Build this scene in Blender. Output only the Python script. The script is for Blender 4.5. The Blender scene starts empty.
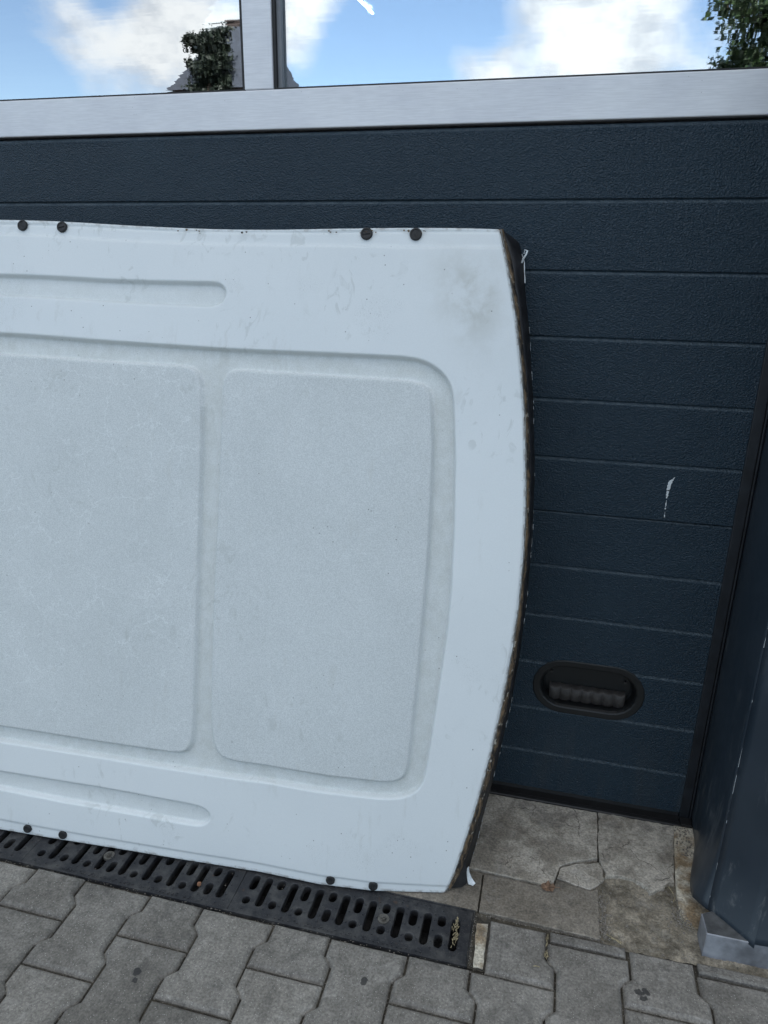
import bpy, bmesh, math, random
import numpy as np
from mathutils import Vector, Matrix, noise
random.seed(7); rng = np.random.default_rng(7)
scene = bpy.context.scene
COL = scene.collection

# ------------------------------------------------------------------ camera
cam_d = bpy.data.cameras.new('camera'); cam = bpy.data.objects.new('camera', cam_d); COL.objects.link(cam)
cam_d.sensor_fit = 'VERTICAL'; cam_d.sensor_height = 36; cam_d.lens = 24.996
cam_d.clip_start = 0.02; cam_d.clip_end = 2000
ROT = Matrix(((0.9708, -0.0915, 0.2216), (0.2393, 0.3109, -0.9198), (0.0153, 0.946, 0.3237)))
cam.matrix_world = Matrix.Translation((0, -1.5401, 1.2595)) @ ROT.to_quaternion().to_matrix().to_4x4()
scene.camera = cam
scene.render.resolution_x = 768; scene.render.resolution_y = 1024

# ------------------------------------------------------------------ exposure
vs = scene.view_settings
vs.view_transform = 'Standard'; vs.look = 'None'; vs.gamma = 1; vs.use_curve_mapping = False
vs.exposure = 1.36

# ------------------------------------------------------------------ sky
SUN_EL, SUN_AZ = math.radians(42), math.radians(20)      # azimuth from +Y towards +X: behind the building
world = bpy.data.worlds.new('World'); scene.world = world; world.use_nodes = True
WT = world.node_tree; WT.nodes.clear()


class NT:
    """small helper around a node tree"""
    def __init__(s, t): s.t = t
    def n(s, typ, ins=None, **props):
        nd = s.t.nodes.new(typ)
        for k, v in props.items(): setattr(nd, k, v)
        for k, v in (ins or {}).items(): s.set(nd, k, v)
        return nd
    def set(s, nd, k, v):
        i = nd.inputs[k]
        if isinstance(v, bpy.types.NodeSocket): s.t.links.new(v, i)
        elif isinstance(v, bpy.types.Node): s.t.links.new(v.outputs[0], i)
        else:
            if i.type == 'RGBA' and len(v) == 3: v = (*v, 1)
            i.default_value = v
    def math(s, op, a, b=0.0, c=0.0, clamp=False):
        nd = s.n('ShaderNodeMath', operation=op, use_clamp=clamp)
        s.set(nd, 0, a); s.set(nd, 1, b); s.set(nd, 2, c)
        return nd.outputs[0]
    def ramp(s, fac, a, b, lo=0.0, hi=1.0, smooth=True):
        nd = s.n('ShaderNodeMapRange', interpolation_type='SMOOTHSTEP' if smooth else 'LINEAR')
        s.set(nd, 0, fac); s.set(nd, 1, a); s.set(nd, 2, b); s.set(nd, 3, lo); s.set(nd, 4, hi)
        return nd.outputs[0]
    def mix(s, fac, a, b, blend='MIX'):
        nd = s.n('ShaderNodeMix', data_type='RGBA', blend_type=blend)
        s.set(nd, 0, fac); s.set(nd, 6, a); s.set(nd, 7, b)
        return nd.outputs[2]
    def noise(s, vec, scale, detail=4, rough=0.55, dist=0.0):
        nd = s.n('ShaderNodeTexNoise', {'Vector': vec, 'Scale': scale, 'Detail': detail, 'Roughness': rough, 'Distortion': dist})
        return nd.outputs[0]
    def vor(s, vec, scale, feature='F1', rand=1.0, out=0):
        nd = s.n('ShaderNodeTexVoronoi', {'Vector': vec, 'Scale': scale, 'Randomness': rand}, feature=feature)
        return nd.outputs[out]
    def vmul(s, vec, v):
        nd = s.n('ShaderNodeVectorMath', operation='MULTIPLY'); s.set(nd, 0, vec); s.set(nd, 1, v); return nd.outputs[0]
    def vadd(s, vec, v):
        nd = s.n('ShaderNodeVectorMath', operation='ADD'); s.set(nd, 0, vec); s.set(nd, 1, v); return nd.outputs[0]
    def bump(s, h, strength, dist, normal=None):
        nd = s.n('ShaderNodeBump', {'Height': h, 'Strength': strength, 'Distance': dist})
        if normal is not None: s.set(nd, 'Normal', normal)
        return nd.outputs[0]


w = NT(WT)
sky = w.n('ShaderNodeTexSky', sky_type='NISHITA', sun_disc=False, sun_elevation=SUN_EL, sun_rotation=SUN_AZ,
          air_density=1.0, dust_density=0.6, ozone_density=1.6)
direc = w.n('ShaderNodeTexCoord').outputs['Generated']
q = w.vmul(direc, (1.0, 1.0, 1.7))
cn = w.noise(w.vadd(q, (3.1, 1.7, 0.4)), 4.6, 8, 0.60, 0.4)
cover = w.math('MULTIPLY', cn, 1.0)
# cumulus heads and clear gaps of this sky: direction, radius, weight
for d, r, k in (((-.56, -.79, .249), .07, .16), ((-.50, -.83, .225), .09, .18), ((-.43, -.865, .25), .10, .24), ((-.40, -.86, .22), .05, .10),
                ((-.325, -.905, .275), .060, .30), ((-.152, -.959, .236), .034, .22), ((-.115, -.97, .215), .04, .20), ((-.03, -.965, .26), .12, .30),
                ((.05, -.97, .25), .10, .20), ((-.10, -.965, .215), .06, .12),
                ((-.215, -.943, .25), .10, -.26), ((-.262, -.93, .22), .06, -.2), ((-.62, -.76, .2), .10, -.22), ((-.52, -.81, .27), .035, -.22), ((-.13, -.955, .275), .05, -.12),
                ((.11, -.957, .27), .05, -.12)):
    dist = w.n('ShaderNodeVectorMath', operation='DISTANCE'); w.set(dist, 0, direc); w.set(dist, 1, d)
    g = w.ramp(dist.outputs['Value'], 0.0, r * 1.25, k, 0.0)
    cover = w.math('ADD', cover, g)
zz = w.n('ShaderNodeSeparateXYZ', {0: direc}).outputs[2]
cover = w.math('ADD', cover, w.ramp(zz, .32, .80, 0, .30))  # extra unseen cloud overhead, added to whiten and strengthen light from above
mask = w.ramp(cover, .47, .80)
shade = w.ramp(w.noise(w.vadd(q, (1.3, 5.2, 2.2)), 9.5, 8, 0.62), .38, .60)
thick = w.ramp(cover, .50, .66)
dark = w.math('MULTIPLY', thick, w.math('SUBTRACT', 1.0, shade))
ccol = w.mix(w.math('MULTIPLY', dark, .80), (6.6, 6.75, 6.8), (3.6, 4.0, 4.5))
up = w.ramp(w.n('ShaderNodeSeparateXYZ', {0: direc}).outputs[2], -.02, .06)
skyc = w.mix(w.math('MULTIPLY', mask, up), sky.outputs[0], ccol)
bg = w.n('ShaderNodeBackground', {'Color': skyc, 'Strength': 0.10})
w.n('ShaderNodeOutputWorld', {'Surface': bg})

# ------------------------------------------------------------------ sun
sd = bpy.data.lights.new('sun', 'SUN'); sd.energy = 3.5; sd.angle = math.radians(0.5); sd.color = (1, .955, .89)
sun = bpy.data.objects.new('sun', sd); COL.objects.link(sun)
S = Vector((math.sin(SUN_AZ) * math.cos(SUN_EL), math.cos(SUN_AZ) * math.cos(SUN_EL), math.sin(SUN_EL)))
sun.rotation_euler = S.to_track_quat('Z', 'Y').to_euler(); sun.location = S * 30


# ------------------------------------------------------------------ object helpers
def link(name, data, parent=None, loc=None, rot=None):
    o = bpy.data.objects.new(name, data); COL.objects.link(o)
    if parent is not None: o.parent = parent
    if loc is not None: o.location = loc
    if rot is not None: o.rotation_euler = rot
    return o


def tag(o, label=None, cat=None, group=None, kind=None):
    if label: o['label'] = label
    if cat: o['category'] = cat
    if group: o['group'] = group
    if kind: o['kind'] = kind
    return o


def thing(name, label, cat, loc=(0, 0, 0), group=None):
    return tag(link(name, None, None, loc), label, cat, group)


def mesh(name, verts, faces, mat=None, smooth=False):
    me = bpy.data.meshes.new(name); me.from_pydata([tuple(map(float, v)) for v in verts], [], faces); me.update()
    if mat: me.materials.append(mat)
    if smooth: me.polygons.foreach_set('use_smooth', [True] * len(me.polygons))
    return me


def fix(me):
    bm = bmesh.new(); bm.from_mesh(me); bmesh.ops.recalc_face_normals(bm, faces=bm.faces); bm.to_mesh(me); bm.free(); return me


class MB:
    """collects boxes, rings, tubes into one mesh"""
    def __init__(s): s.v = []; s.f = []
    def add(s, v, f):
        b = len(s.v); s.v += [tuple(p) for p in v]; s.f += [tuple(i + b for i in q) for q in f]; return s
    def box(s, x0, x1, y0, y1, z0, z1):
        v = [(x, y, z) for z in (z0, z1) for x, y in ((x0, y0), (x1, y0), (x1, y1), (x0, y1))]
        return s.add(v, [(3, 2, 1, 0), (4, 5, 6, 7), (0, 1, 5, 4), (1, 2, 6, 5), (2, 3, 7, 6), (3, 0, 4, 7)])
    def bevbox(s, x0, x1, y0, y1, z0, z1, b):
        """box with small chamfers on every edge"""
        bm = bmesh.new(); bmesh.ops.create_cube(bm, size=1)
        for v in bm.verts: v.co = ((x0 + x1) / 2 + v.co.x * (x1 - x0), (y0 + y1) / 2 + v.co.y * (y1 - y0), (z0 + z1) / 2 + v.co.z * (z1 - z0))
        bmesh.ops.bevel(bm, geom=bm.edges[:], offset=b, segments=2, affect='EDGES', profile=.5)
        s.add([v.co[:] for v in bm.verts], [[v.index for v in f.verts] for f in bm.faces]); bm.free(); return s
    def tube(s, pts, rad, n=8, cap=True):
        pts = [Vector(p) for p in pts]; rings = []
        up = Vector((0, 0, 1))
        for i, p in enumerate(pts):
            d = (pts[min(i + 1, len(pts) - 1)] - pts[max(i - 1, 0)]).normalized()
            a = d.cross(up if abs(d.z) < .9 else Vector((1, 0, 0))).normalized(); b = d.cross(a)
            r = rad[i] if isinstance(rad, (list, tuple)) else rad
            rings.append([p + (a * math.cos(t) + b * math.sin(t)) * r for t in (2 * math.pi * k / n for k in range(n))])
        v = [q for r in rings for q in r]
        f = [(i * n + k, i * n + (k + 1) % n, (i + 1) * n + (k + 1) % n, (i + 1) * n + k) for i in range(len(pts) - 1) for k in range(n)]
        if cap: f += [tuple(range(n))[::-1], tuple((len(pts) - 1) * n + k for k in range(n))]
        return s.add(v, f)
    def prism(s, poly, lo, hi, b=0.0, drop=0.0, tilt=None):
        """horizontal outline between two heights, rim chamfered by b and drop"""
        n = len(poly)
        rings = [([p for p in poly], lo), ([p for p in poly], hi - drop)]
        if b: rings.append((inset(poly, b), hi))
        else: rings[1] = (poly, hi)
        v = [(x, y, z) for r, z in rings for x, y in r]
        f = [tuple(range(n))[::-1]]
        for i in range(len(rings) - 1):
            f += [(i * n + k, i * n + (k + 1) % n, (i + 1) * n + (k + 1) % n, (i + 1) * n + k) for k in range(n)]
        f.append(tuple((len(rings) - 1) * n + k for k in range(n)))
        return s.add(v, f)
    def data(s, name, mat, smooth=False): return fix(mesh(name, s.v, s.f, mat, smooth))
    def build(s, name, mat, parent=None, smooth=False, **k): return link(name, s.data(name, mat, smooth), parent, **k)


def area(poly): return sum(a[0] * b[1] - b[0] * a[1] for a, b in zip(poly, poly[1:] + poly[:1])) / 2


def inset(poly, d):
    sg = 1 if area(poly) > 0 else -1; out = []; n = len(poly)
    for i in range(n):
        a, b, c = Vector(poly[i - 1]), Vector(poly[i]), Vector(poly[(i + 1) % n])
        e, f = (b - a).normalized(), (c - b).normalized()
        n1, n2 = Vector((-e.y, e.x)) * sg, Vector((-f.y, f.x)) * sg
        m = n1 + n2; m = m / max(m.length_squared / 2, .35)
        out.append((b.x + m.x * d, b.y + m.y * d))
    return out


def rough_line(pts, step, amp, seed=0, closed=True, freq=60):
    out = []; L = list(pts) + ([pts[0]] if closed else [])
    for a, b in zip(L, L[1:]):
        a, b = Vector(a), Vector(b); n = max(1, int((b - a).length / step))
        nn = (b - a).normalized(); nn = Vector((-nn.y, nn.x))
        for i in range(n):
            p = a.lerp(b, i / n); k = noise.noise(Vector((p.x * freq, p.y * freq, seed))) + .5 * noise.noise(Vector((p.x * freq * 3, p.y * freq * 3, seed + 9)))
            q = p + nn * (k * amp if i else 0); out.append((q.x, q.y))
    if not closed: out.append(tuple(pts[-1]))
    return out


# ------------------------------------------------------------------ materials
def mat(name):
    m = bpy.data.materials.new(name); m.use_nodes = True; t = NT(m.node_tree)
    b = m.node_tree.nodes['Principled BSDF']
    pos = t.n('ShaderNodeNewGeometry').outputs['Position']
    return m, t, b, pos


def plain(name, col, rough=.5, metal=0.0, var=.12, scale=30, bump=0.0, spec=.5):
    m, t, b, pos = mat(name)
    nz = t.noise(pos, scale, 5, .6)
    f = t.ramp(nz, .3, .7, 1 - var, 1 + var)
    t.set(b, 'Base Color', t.mix(1.0, col, t.n('ShaderNodeCombineColor', {0: f, 1: f, 2: f}), 'MULTIPLY'))
    b.inputs['Roughness'].default_value = rough; b.inputs['Metallic'].default_value = metal
    b.inputs['Specular IOR Level'].default_value = spec
    if bump: t.set(b, 'Normal', t.bump(nz, bump, .002))
    return m


def m_door():
    m, t, b, pos = mat('embossed_blue_grey_steel')
    p = t.vmul(pos, (1.0, 1.0, 1.45))
    h = t.noise(p, 265, 2.0, .5, 1.0)
    h2 = t.ramp(t.vor(t.vadd(p, (.3, 0, .1)), 290, 'SMOOTH_F1'), .1, .75)
    hh = t.math('ADD', t.math('MULTIPLY', h, 1.2), t.math('MULTIPLY', h2, .45))
    dust = t.ramp(t.noise(pos, 4.0, 6, .6), .4, .75)
    col = t.mix(t.math('MULTIPLY', dust, .35), (.014, .033, .052), (.022, .048, .072))
    spk = t.ramp(t.vor(pos, 140, 'F1'), .05, .09, 1, 0)
    gate = t.ramp(t.noise(pos, 11, 3), .60, .68)
    col = t.mix(t.math('MULTIPLY', spk, t.math('MULTIPLY', gate, .5)), col, (.3, .33, .36))
    # dried rain and dust low on the door
    z = t.n('ShaderNodeSeparateXYZ', {0: pos}).outputs[2]
    low = t.ramp(z, .0, .35, .35, 0)
    streak = t.ramp(t.noise(t.vmul(pos, (1, 1, .12)), 30, 4), .4, .7)
    col = t.mix(t.math('MULTIPLY', low, streak), col, (.050, .057, .062))
    tn = t.n('ShaderNodeSeparateXYZ', {0: t.n('ShaderNodeNewGeometry').outputs['True Normal']}).outputs[2]
    col = t.mix(t.math('MULTIPLY', t.ramp(tn, .25, .5), t.ramp(t.noise(pos, 60, 4), .3, .7, .45, 1)), col, (.080, .108, .130))   # sky highlight painted pale on the up-facing groove ledges
    t.set(b, 'Base Color', col)
    t.set(b, 'Roughness', t.ramp(dust, 0, 1, .32, .44)); b.inputs['Specular IOR Level'].default_value = .45
    t.set(b, 'Normal', t.bump(hh, 1.0, .0031))
    return m


def m_roof():
    m, t, b, pos = mat('weathered_white_van_paint')
    at = lambda n: t.n('ShaderNodeAttribute', attribute_name=n).outputs['Fac']
    chan, rais, edge, smd = at('channel'), at('raised'), at('edge_wear'), at('smudge')
    base = (.69, .73, .745)
    big = t.ramp(t.noise(pos, 3.2, 6, .62), .35, .7)
    col = t.mix(t.math('MULTIPLY', big, .35), base, (.62, .665, .685))
    fine = t.noise(pos, 430, 3, .75)
    # grime in the pressed channel, green-grey
    gr = t.ramp(t.noise(pos, 34, 6, .65), .3, .7, .45, 1)
    col = t.mix(t.math('MULTIPLY', chan, t.math('MULTIPLY', gr, .65)), col, (.475, .50, .475))
    # chalky grey film on the raised fields with paler crazing
    film = t.ramp(t.noise(pos, 5, 8, .70, .6), .25, .78, .62, 1)
    col = t.mix(t.math('MULTIPLY', rais, t.math('MULTIPLY', film, .80)), col, (.485, .525, .535))
    wob = t.n('ShaderNodeTexNoise', {'Vector': pos, 'Scale': 16, 'Detail': 5, 'Roughness': .62}).outputs['Color']
    pw = t.vadd(pos, t.vmul(wob, (.085, .085, .085)))
    crz = t.ramp(t.vor(pw, 12.0, 'DISTANCE_TO_EDGE'), .0, .021, 1, 0)
    crz2 = t.ramp(t.vor(t.vadd(pw, (.4, .1, .7)), 27.0, 'DISTANCE_TO_EDGE'), .0, .022, 1, 0)
    g1 = t.ramp(t.noise(t.vadd(pos, (5, 0, 2)), 6.5, 4), .42, .56)
    g2 = t.ramp(t.noise(t.vadd(pos, (1, 3, 7)), 9, 4), .50, .62)
    cc = t.math('MAXIMUM', t.math('MULTIPLY', crz, g1), t.math('MULTIPLY', t.math('MULTIPLY', crz2, g2), .6))
    x = t.n('ShaderNodeSeparateXYZ', {0: pos}).outputs[0]
    cc = t.math('MULTIPLY', cc, t.ramp(x, -.72, -.60, .72, .34))
    col = t.mix(t.math('MULTIPLY', rais, cc), col, (.70, .745, .76))
    col = t.mix(t.math('MULTIPLY', at('rim'), t.ramp(t.noise(pos, 170, 5, .75), .40, .58, .25, .9)), col, (.78, .81, .82))   # chalked paint on the upper rims, plus highlights painted along the bright edges
    col = t.mix(t.math('ADD', t.math('MULTIPLY', t.math('ADD', rais, t.math('MULTIPLY', chan, .6)), .20), .04, clamp=True), col,
                t.mix(t.ramp(fine, .40, .60), (.28, .30, .29), (.80, .82, .80)))
    # smudge, mud flecks, scuffs
    drip = t.math('MULTIPLY', t.ramp(t.noise(t.vmul(pos, (1, 1, .14)), 38, 5, .65), .56, .68), t.ramp(t.noise(t.vadd(pos, (6, 2, 3)), 3.5, 3), .46, .62))
    col = t.mix(t.math('MULTIPLY', drip, .20), col, (.44, .45, .42))
    col = t.mix(t.math('MULTIPLY', smd, t.ramp(t.noise(pos, 15, 7, .66, .35), .36, .62, .10, .75)), col, (.47, .485, .46))
    sp = t.ramp(t.vor(pos, 52, 'F1'), .045, .08, 1, 0)
    gate = t.ramp(t.noise(t.vadd(pos, (2, 2, 2)), 8.5, 3), .51, .56)
    col = t.mix(t.math('MULTIPLY', sp, t.math('MULTIPLY', gate, .85)), col, (.12, .13, .13))
    sp2 = t.ramp(t.vor(t.vadd(pos, (9, 1, 4)), 150, 'F1'), .05, .11, 1, 0)
    col = t.mix(t.math('MULTIPLY', sp2, t.math('MULTIPLY', t.ramp(t.noise(pos, 14, 3), .56, .66), .45)), col, (.22, .24, .24))
    scr = t.ramp(t.noise(t.vmul(pos, (14, 14, 5)), 9, 2, .4, 3.5), .485, .50)
    scr = t.math('MULTIPLY', scr, t.ramp(t.noise(t.vmul(pos, (14, 14, 5)), 9, 2, .4, 3.5), .50, .515, 1, 0))
    scr = t.math('MULTIPLY', scr, t.ramp(t.noise(t.vadd(pos, (7, 3, 1)), 7, 2), .60, .66))
    col = t.mix(t.math('MULTIPLY', scr, .6), col, (.33, .36, .36))
    # dirty, rusty cut edge
    ed = t.math('MULTIPLY', edge, t.ramp(t.noise(pos, 45, 5, .7), .46, .62))
    col = t.mix(t.math('MULTIPLY', ed, .75), col, (.20, .165, .13))
    t.set(b, 'Base Color', col)
    sc2 = t.noise(t.vadd(t.vmul(pos, (5, 5, 3)), (2, 8, 1)), 5, 5, .55, 2.2)
    rub = t.math('MULTIPLY', t.ramp(sc2, .56, .66), t.ramp(t.noise(t.vadd(pos, (3, 3, 9)), 5, 3), .52, .62))
    col = t.mix(t.math('MULTIPLY', rub, .34), col, (.40, .43, .42))
    t.set(b, 'Base Color', col)
    t.set(b, 'Roughness', t.math('ADD', .34, t.math('MULTIPLY', t.math('ADD', rais, chan, clamp=True), .26), clamp=True))
    b.inputs['Specular IOR Level'].default_value = .45
    hb = t.math('ADD', t.math('MULTIPLY', fine, .25), t.noise(pos, 12, 3))
    t.set(b, 'Normal', t.bump(hb, .12, .004))
    return m


def m_concrete(name, c0, c1, spk=.4, scale=9, rough=.85, bump=.5, perobj=.12, pale=(.42, .41, .39), spots=(), crack=0):
    m, t, b, pos = mat(name)
    rnd = t.n('ShaderNodeObjectInfo').outputs['Random']
    p = t.vadd(pos, (0, 0, 0))
    n1 = t.noise(p, scale, 8, .66); n2 = t.noise(p, 210, 4, .7); n3 = t.noise(p, 45, 5, .6)
    col = t.mix(t.ramp(n1, .38, .62), c0, c1)
    f = t.ramp(n2, .25, .75, .62, 1.38)
    col = t.mix(1.0, col, t.n('ShaderNodeCombineColor', {0: f, 1: f, 2: f}), 'MULTIPLY')
    f3 = t.ramp(n3, .32, .68, .84, 1.14)
    fr = t.math('MULTIPLY', f3, t.ramp(rnd, 0, 1, 1 - perobj, 1 + perobj, smooth=False))
    col = t.mix(1.0, col, t.n('ShaderNodeCombineColor', {0: fr, 1: fr, 2: fr}), 'MULTIPLY')
    v = t.n('ShaderNodeTexVoronoi', {'Vector': p, 'Scale': 300}, feature='F1')
    s = t.math('MULTIPLY', t.ramp(v.outputs['Distance'], .16, .32, 1, 0), t.ramp(t.n('ShaderNodeSeparateColor', {0: v.outputs['Color']}).outputs[0], .80, .86))
    col = t.mix(t.math('MULTIPLY', s, spk), col, pale)
    v2 = t.n('ShaderNodeTexVoronoi', {'Vector': t.vadd(p, (3, 1, 0)), 'Scale': 170}, feature='F1')
    s2 = t.math('MULTIPLY', t.ramp(v2.outputs['Distance'], .12, .25, 1, 0), t.ramp(t.n('ShaderNodeSeparateColor', {0: v2.outputs['Color']}).outputs[1], .84, .88))
    col = t.mix(t.math('MULTIPLY', s2, .5), col, (.035, .035, .035))
    # dark damp stains
    st = t.ramp(t.noise(t.vadd(p, (11, 4, 0)), 10, 8, .68, .6), .54, .66)
    col = t.mix(t.math('MULTIPLY', st, .42), col, (.05, .048, .045))
    lt = t.ramp(t.noise(t.vadd(p, (4, 14, 0)), 16, 8, .7, .6), .56, .66)
    col = t.mix(t.math('MULTIPLY', lt, .22), col, pale)
    if crack:
        wc = t.n('ShaderNodeTexNoise', {'Vector': p, 'Scale': 28, 'Detail': 5}).outputs['Color']
        cv = t.ramp(t.vor(t.vadd(t.vmul(p, (1, 1, 0)), t.vmul(wc, (.05, .05, 0))), 9.5, 'DISTANCE_TO_EDGE'), .003, .012, 1, 0)
        cv = t.math('MULTIPLY', cv, t.ramp(t.noise(t.vadd(p, (8, 3, 0)), 9, 3), .46, .58))
        col = t.mix(t.math('MULTIPLY', cv, crack), col, (.055, .045, .035))
    wn = t.n('ShaderNodeTexNoise', {'Vector': p, 'Scale': 70, 'Detail': 3}).outputs['Color']
    pd = t.vadd(t.vadd(p, t.vmul(wn, (.018, .018, 0))), (-.009, -.009, 0))
    for cx, cy, r in spots:
        dd = t.n('ShaderNodeVectorMath', operation='DISTANCE'); t.set(dd, 0, t.vmul(pd, (1, 1, 0))); t.set(dd, 1, (cx, cy, 0))
        col = t.mix(t.ramp(dd.outputs['Value'], r * .75, r, .82, 0), col, (.022, .022, .023))
    t.set(b, 'Base Color', col); b.inputs['Roughness'].default_value = rough
    h = t.math('ADD', t.math('MULTIPLY', n2, .7), t.math('ADD', t.math('MULTIPLY', n3, .8), t.math('MULTIPLY', s, -.5)))
    t.set(b, 'Normal', t.bump(h, bump, .003))
    return m


def m_iron():
    m, t, b, pos = mat('dusty_cast_iron')
    n1 = t.noise(pos, 26, 6, .65); n2 = t.noise(pos, 320, 3, .6)
    col = t.mix(t.ramp(n1, .4, .72), (.024, .025, .029), (.075, .074, .072))
    col = t.mix(t.math('MULTIPLY', t.ramp(n2, .58, .72), .4), col, (.16, .15, .14))
    rs = t.ramp(t.noise(t.vadd(pos, (2, 7, 1)), 40, 4), .66, .74)
    col = t.mix(t.math('MULTIPLY', rs, .5), col, (.10, .055, .03))
    t.set(b, 'Base Color', col); b.inputs['Roughness'].default_value = .55; b.inputs['Metallic'].default_value = .25
    t.set(b, 'Normal', t.bump(n2, .4, .001))
    return m


def m_glass():
    m, t, b, pos = mat('reflective_window_glass')
    t.t.nodes.remove(b)
    nz = t.noise(t.vmul(pos, (1, 1, 9)), 2.6, 3, .5)
    nz2 = t.noise(t.vmul(pos, (.5, 1, 16)), 9, 2, .5)
    nr = t.bump(t.math('ADD', nz, t.math('MULTIPLY', nz2, .10)) , .05, .0016)
    gl = t.n('ShaderNodeBsdfGlossy', {'Color': (.96, .985, 1.0), 'Roughness': 0.0, 'Normal': nr})
    tr = t.n('ShaderNodeBsdfTransparent', {'Color': (.80, .86, .88)})
    lw = t.n('ShaderNodeLayerWeight', {'Blend': .5}).outputs['Fresnel']
    mx = t.n('ShaderNodeMixShader', {0: t.ramp(lw, 0, 1, .48, 1, smooth=False), 1: tr, 2: gl})
    out = t.t.nodes['Material Output']; t.t.links.new(mx.outputs[0], out.inputs['Surface'])
    return m


def m_alu():
    m, t, b, pos = mat('silver_anodised_aluminium')
    br = t.noise(t.vmul(pos, (.06, 1, 1)), 420, 3, .6)
    bl = t.noise(pos, 5, 5, .6)
    col = t.mix(t.ramp(bl, .35, .7), (.74, .75, .78), (.66, .67, .71))
    f = t.ramp(br, .3, .7, .94, 1.05)
    col = t.mix(1.0, col, t.n('ShaderNodeCombineColor', {0: f, 1: f, 2: f}), 'MULTIPLY')
    sp = t.math('MULTIPLY', t.ramp(t.vor(pos, 120), .05, .10, 1, 0), t.ramp(t.noise(pos, 9, 3), .57, .64))
    col = t.mix(t.math('MULTIPLY', sp, .7), col, (.15, .15, .15))
    t.set(b, 'Base Color', col); b.inputs['Metallic'].default_value = .15
    b.inputs['Roughness'].default_value = .42
    t.set(b, 'Normal', t.bump(br, .12, .0006))
    return m


def m_cladding():
    m, t, b, pos = mat('scuffed_blue_grey_sheet')
    z = t.n('ShaderNodeSeparateXYZ', {0: pos}).outputs[2]
    col = t.mix(t.ramp(t.noise(pos, 5, 5), .35, .7), (.020, .030, .042), (.028, .040, .054))
    sc = t.ramp(t.noise(t.vmul(pos, (1, 1, .25)), 26, 6, .7, .8), .54, .70)
    low = t.ramp(z, .15, .75, 1, .15)
    col = t.mix(t.math('MULTIPLY', t.math('MULTIPLY', sc, low), .60), col, (.15, .16, .165))
    dr = t.ramp(t.vor(pos, 90), .03, .07, 1, 0)
    col = t.mix(t.math('MULTIPLY', dr, t.math('MULTIPLY', t.ramp(t.noise(pos, 10), .6, .68), .7)), col, (.35, .36, .36))
    t.set(b, 'Base Color', col); t.set(b, 'Roughness', t.ramp(t.noise(pos, 9, 5), .3, .7, .30, .45))
    t.set(b, 'Normal', t.bump(t.noise(pos, 14, 3), .12, .006))
    return m


def m_foam():
    m, t, b, pos = mat('brown_adhesive_and_foam')
    n = t.noise(t.vmul(pos, (1, 1, .5)), 60, 6, .7, .6)
    col = t.mix(t.ramp(n, .40, .60), (.018, .015, .013), (.17, .115, .065))
    col = t.mix(t.ramp(t.noise(pos, 90, 4), .60, .68), col, (.36, .33, .28))
    t.set(b, 'Base Color', col); b.inputs['Roughness'].default_value = .8
    t.set(b, 'Normal', t.bump(n, .8, .004)); return m


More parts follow.
